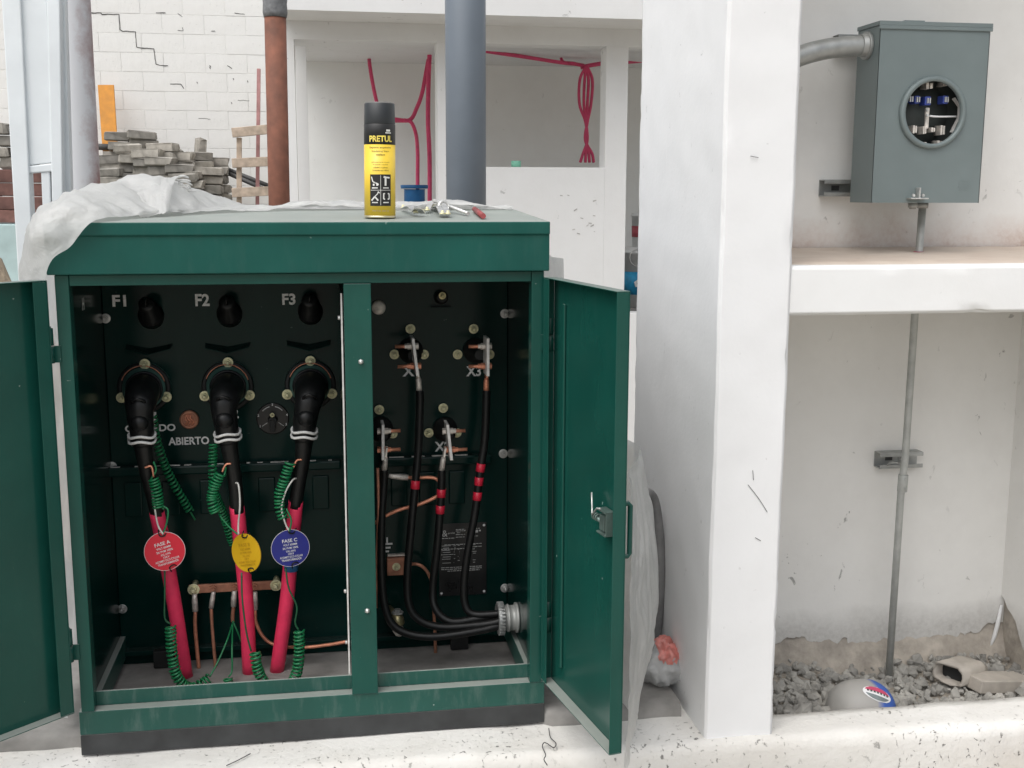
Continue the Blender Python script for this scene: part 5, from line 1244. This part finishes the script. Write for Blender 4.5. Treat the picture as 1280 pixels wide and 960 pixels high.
# stepped crack
def crack(pts, r=.0035):
    mb = MB(); pp = [P(a, b, BWY-.0130) for a, b in pts]; full = []
    for a, b in zip(pp, pp[1:]):
        for j in range(6):
            q = a.lerp(b, j/6); full.append(q+V((.003*noise.noise(q*40), 0, .004*noise.noise(q*37+V((4, 0, 0))))))
    mb.tube(full+[pp[-1]], [r*(.7+.6*abs(noise.noise(p*20))) for p in full]+[r*.5], 5); mb.build('crack', 'crack_black', bwl)
crack([(112, 16), (126, 16), (128, 18), (149, 18), (150, 37), (154, 39), (169, 40), (171, 59), (175, 60), (192, 61), (195, 80), (200, 82), (210, 82)])
crack([(213, 105), (226, 105), (230, 111)], .003); crack([(293, 16), (306, 18)], .003); crack([(222, 38), (229, 38), (228, 34)], .002); crack([(222, 17), (228, 21)], .002); crack([(264, 39), (269, 39)], .002); crack([(195, 16), (207, 16)], .003); crack([(284, 82), (290, 86)], .003); crack([(248, 148), (263, 149)], .002); crack([(297, 125), (312, 126)], .0018)
for a, b in ((246, 102), (262, 82), (289, 128), (291, 98), (309, 101), (262, 84)): crack([(a, b), (a+1.2, b+2)], .0035)

# pavers ---------------------------------------------------------------
def paver_mesh(seed):
    rr = random.Random(seed); bm = bmesh.new(); bmesh.ops.create_cube(bm, size=1)
    for v in bm.verts: v.co = V((v.co.x*.168, v.co.y*.12, v.co.z*.054))
    bmesh.ops.bevel(bm, geom=bm.edges[:], offset=.007, segments=1, affect='EDGES')
    for v in bm.verts: v.co += V((rr.uniform(-.009, .009), rr.uniform(-.008, .008), rr.uniform(-.005, .005)))
    me = bpy.data.meshes.new('paver'); bm.to_mesh(me); bm.free(); me.materials.append(MATS['paver_grey']); return me
PM = [paver_mesh(i) for i in range(7)]
rr = random.Random(12)
def paver(c, rz=0, tilt_=0, label='grey concrete paver stacked in the loose pile against the block wall', mesh=None, roll=0):
    o = bpy.data.objects.new('paver', mesh or rr.choice(PM)); COL.objects.link(o); o.location = c; o.rotation_euler = (roll, tilt_, rz)
    return tag(o, label, 'paver', 'pavers piled against the block wall')
# columns of the pile: (left px, right px, top px)
PVY = 7.45
piles = [(118, 127, 196, 7.55), (127, 146, 194, 7.50), (136, 168, 165, 7.62), (163, 196, 163, 7.55), (148, 185, 193, 7.42), (189, 214, 179, 7.44), (214, 240, 190, 7.46), (238, 262, 190, 7.50), (186, 212, 196, 7.36), (246, 276, 208, 7.42), (254, 279, 197, 7.58), (212, 234, 205, 7.32), (150, 172, 180, 7.52), (172, 196, 186, 7.38), (226, 250, 214, 7.36), (200, 224, 186, 7.55), (128, 150, 210, 7.38)]
base_z = P(200, 262, 7.45).z
ordn = ['top', 'second', 'third', 'fourth', 'fifth', 'sixth', 'seventh', 'eighth', 'ninth', 'tenth', 'eleventh', 'twelfth', 'thirteenth']
spot = ['at the far left end of the pile', 'second from the left end of the pile', 'in front of the orange board', 'with the tallest flat top', 'in front below the two tall ones', 'stepping down right of the tallest', 'in the middle of the pile', 'under the upright paver', 'in front of the middle', 'in front at the right end', 'behind at the right end', 'nearest the camera in the middle', 'between the orange board and the tall stack', 'just left of the middle step', 'low in front below the upright paver', 'behind the middle step', 'low in front at the left end']
for pi_, (x0_, x1_, top, Y) in enumerate(piles):
    lv_ = 0
    a, b = P(x0_, top, Y), P(x1_, top, Y); xc_ = (a.x+b.x)/2; z = a.z-.028
    while z > base_z-.03:
        paver(V((xc_+rr.uniform(-.02, .02), Y+rr.uniform(-.02, .02), z)), rr.uniform(-.32, .32), rr.uniform(-.05, .05), 'grey paver, %s of the stack %s' % (ordn[min(lv_, 12)], spot[pi_])); z -= .0560; lv_ += 1
q = P(246, 175, 7.5); paver(V((q.x, 7.66, P(246, 174, 7.66).z-.084)), .3, math.radians(96), 'single grey paver standing on end on top of the pile', roll=.0)
mb = MB(); a, b = P(112, 262, 7.5), P(290, 262, 7.5); mb.box(a.x-.3, b.x-.02, 7.28, 7.80, GZ, base_z-.075); tag(mb.build('pile_plinth', 'concrete', bev=.01), 'rough concrete plinth carrying the pile of pavers', 'plinth')
# orange board
a, b, c, d_ = P(122, 106, 7.86), P(142, 106, 7.86), P(148, 200, 7.72), P(129, 200, 7.72)
mb = MB(); mb.prism([a, b, c+(c-b)*.9, d_+(d_-a)*.9], (0, .02, 0)); tag(mb.build('orange_board', 'orange_paint', bev=.002), 'orange painted board leaning on the wall left of the pavers', 'board')
# rods
for l_, pts in (('dark bar lying behind the left end of the paver pile', [(100, 183, 7.75), (142, 184, 7.72)]), ('upper dark rod slanting down to the brown pipe', [(265, 204, 7.7), (300, 218, 7.6), (345, 236, 7.5)]), ('lower dark rod slanting down beside the pavers', [(272, 211, 7.66), (300, 223, 7.56), (345, 243, 7.46)])):
    mb = MB(); pp = [P(*p) for p in pts]; mb.tube(pp, .014 if 'upper' in l_ or 'lower' in l_ else .02, 8); tag(mb.build('dark_rod', 'dark_metal'), l_, 'rod', 'dark rods by the pavers')
# pallet standing against the wall
plt = thing('wood_pallet', P(312, 260, 7.3), 'pale wooden pallet frame standing beside the brown pipe', 'pallet')
for py_, tl in ((164, -3), (202, 0), (239, 0)):
    a, b = P(290, py_+2, 7.26), P(352, py_+tl-1, 7.26); mb = MB(); mb.bar(a, b, .03, .056); mb.build('board', 'wood_pale', plt, bev=.003)
mb = MB(); mb.bar(P(299, 172, 7.30), P(299, 420, 7.30), .03, .035, up=(0, 1, 0)); mb.build('upright', 'wood_pale', plt, bev=.002)
mb = MB(); mb.bar(P(323.5, 86, 7.36), P(320, 420, 7.32), .022, .03, up=(0, 1, 0)); tag(mb.build('pink_lath', 'wood_pink', bev=.002), 'narrow pinkish lath standing behind the pallet', 'lath')

# ================================================================== BACKGROUND: LEFT EDGE
c0, c1 = P(108, 225, 4.1), P(90, 0, 4.1); r_ = (P(124, 200, 4.1)-P(80, 200, 4.1)).length/2*1.12
c0 = P(125, 225, 4.1)-XA*r_*1.0; c1 = P(113, 0, 4.1)-XA*r_; dv_ = (c1-c0).normalized()
mb = MB(); mb.tube([c0-dv_*((c0.z-GZ)/dv_.z), c0, c1, c1+dv_*.8], r_, 48); tag(mb.build('primed_pipe', 'primer_pipe', org=(c0.x, 4.1, GZ)), 'thick leaning steel pipe with patchy grey primer over red', 'pipe')
# white steel frame
fw_ = thing('steel_gate', P(40, 340, 3.3), 'white steel gate with a solid upper panel at the left edge', 'gate')
def quad_bar(name, a0, b0, a1, b1, Y, th, mat='frame_white'):
    """upright member whose top runs a0..b0 px and foot a1..b1 px ; (x, y)"""
    mb = MB(); mb.prism([P(*a0, Y), P(*b0, Y), P(*b1, Y), P(*a1, Y)], (0, th, 0)); return mb.build(name, mat, fw_, bev=.003)
quad_bar('post', (0, -30), (24, -30), (27, 420), (46, 420), 3.25, .05)
quad_bar('panel', (24.5, -30), (57, -30), (32, 207), (69, 203), 3.262, .02)
quad_bar('panel_rib', (57.4, -30), (74, -30), (69.5, 420), (81, 420), 3.256, .04)
quad_bar('edge_tube', (72.5, -30), (80, -30), (82, 420), (94, 420), 3.30, .04)
quad_bar('rail', (31, 208), (69, 204), (33.5, 217), (69.2, 214), 3.258, .03)
quad_bar('inner_post', (51, 214.5), (62, 213.5), (60, 420), (69, 420), 3.262, .03)
# brick and paver stacks beyond the frame, on a pale teal plinth, and the dirt heap
LY = 6.2
bmr = bmesh.new(); bmesh.ops.create_cube(bmr, size=1)
for v in bmr.verts: v.co = V((v.co.x*.23, v.co.y*.12, v.co.z*.064))
bmesh.ops.bevel(bmr, geom=bmr.edges[:], offset=.004, segments=1, affect='EDGES'); mbr = bpy.data.meshes.new('brick'); bmr.to_mesh(mbr); bmr.free(); mbr.materials.append(MATS['brick_red'])
rr = random.Random(4); zr = P(20, 279, LY).z
for r in range(4):
    for i in range(2):
        o = bpy.data.objects.new('brick', mbr); COL.objects.link(o); o.location = (P(-30, 270, LY).x+.235*i+.11*(r % 2)+rr.uniform(-.006, .006), LY+rr.uniform(-.008, .008), zr+.034+.0665*r); o.rotation_euler = (0, rr.uniform(-.02, .02), rr.uniform(-.05, .05))
        tag(o, 'dark red brick, %s of the %s course, left of the pipe' % (('left one', 'right one')[i], ('lowest', 'second', 'third', 'top')[r]), 'brick', 'red bricks stacked at the left edge')
for r in range(5):
    for i in range(2):
        if r == 4 and i > 0: continue
        o = bpy.data.objects.new('paver', rr.choice(PM)); COL.objects.link(o); o.location = (P(-30, 270, LY).x+.215*i+.1*(r % 2), LY+.02+rr.uniform(-.012, .012), zr+.030+.0665*4+.0560*r); o.rotation_euler = (0, rr.uniform(-.03, .03), rr.uniform(-.1, .1))
        tag(o, 'grey paver, %s of its course, %s course above the red bricks' % (('left one', 'right one')[i], ('first', 'second', 'third', 'fourth', 'fifth')[r]), 'paver', 'pavers on the red bricks')
a = P(-60, 279, LY).x; b = P(62, 279, LY).x
mb = MB(); mb.box(a-.3, b+.3, LY-.10, LY+.3, GZ, zr-.002); tag(mb.build('teal_plinth', 'teal_paint', bev=.006), 'pale teal stained wall under the red bricks at the left', 'wall')
struct(mound('soil', (P(-5, 330, 4.9).x, 4.9, GZ), .75, .6, 1.03, 'soil', seed=9))
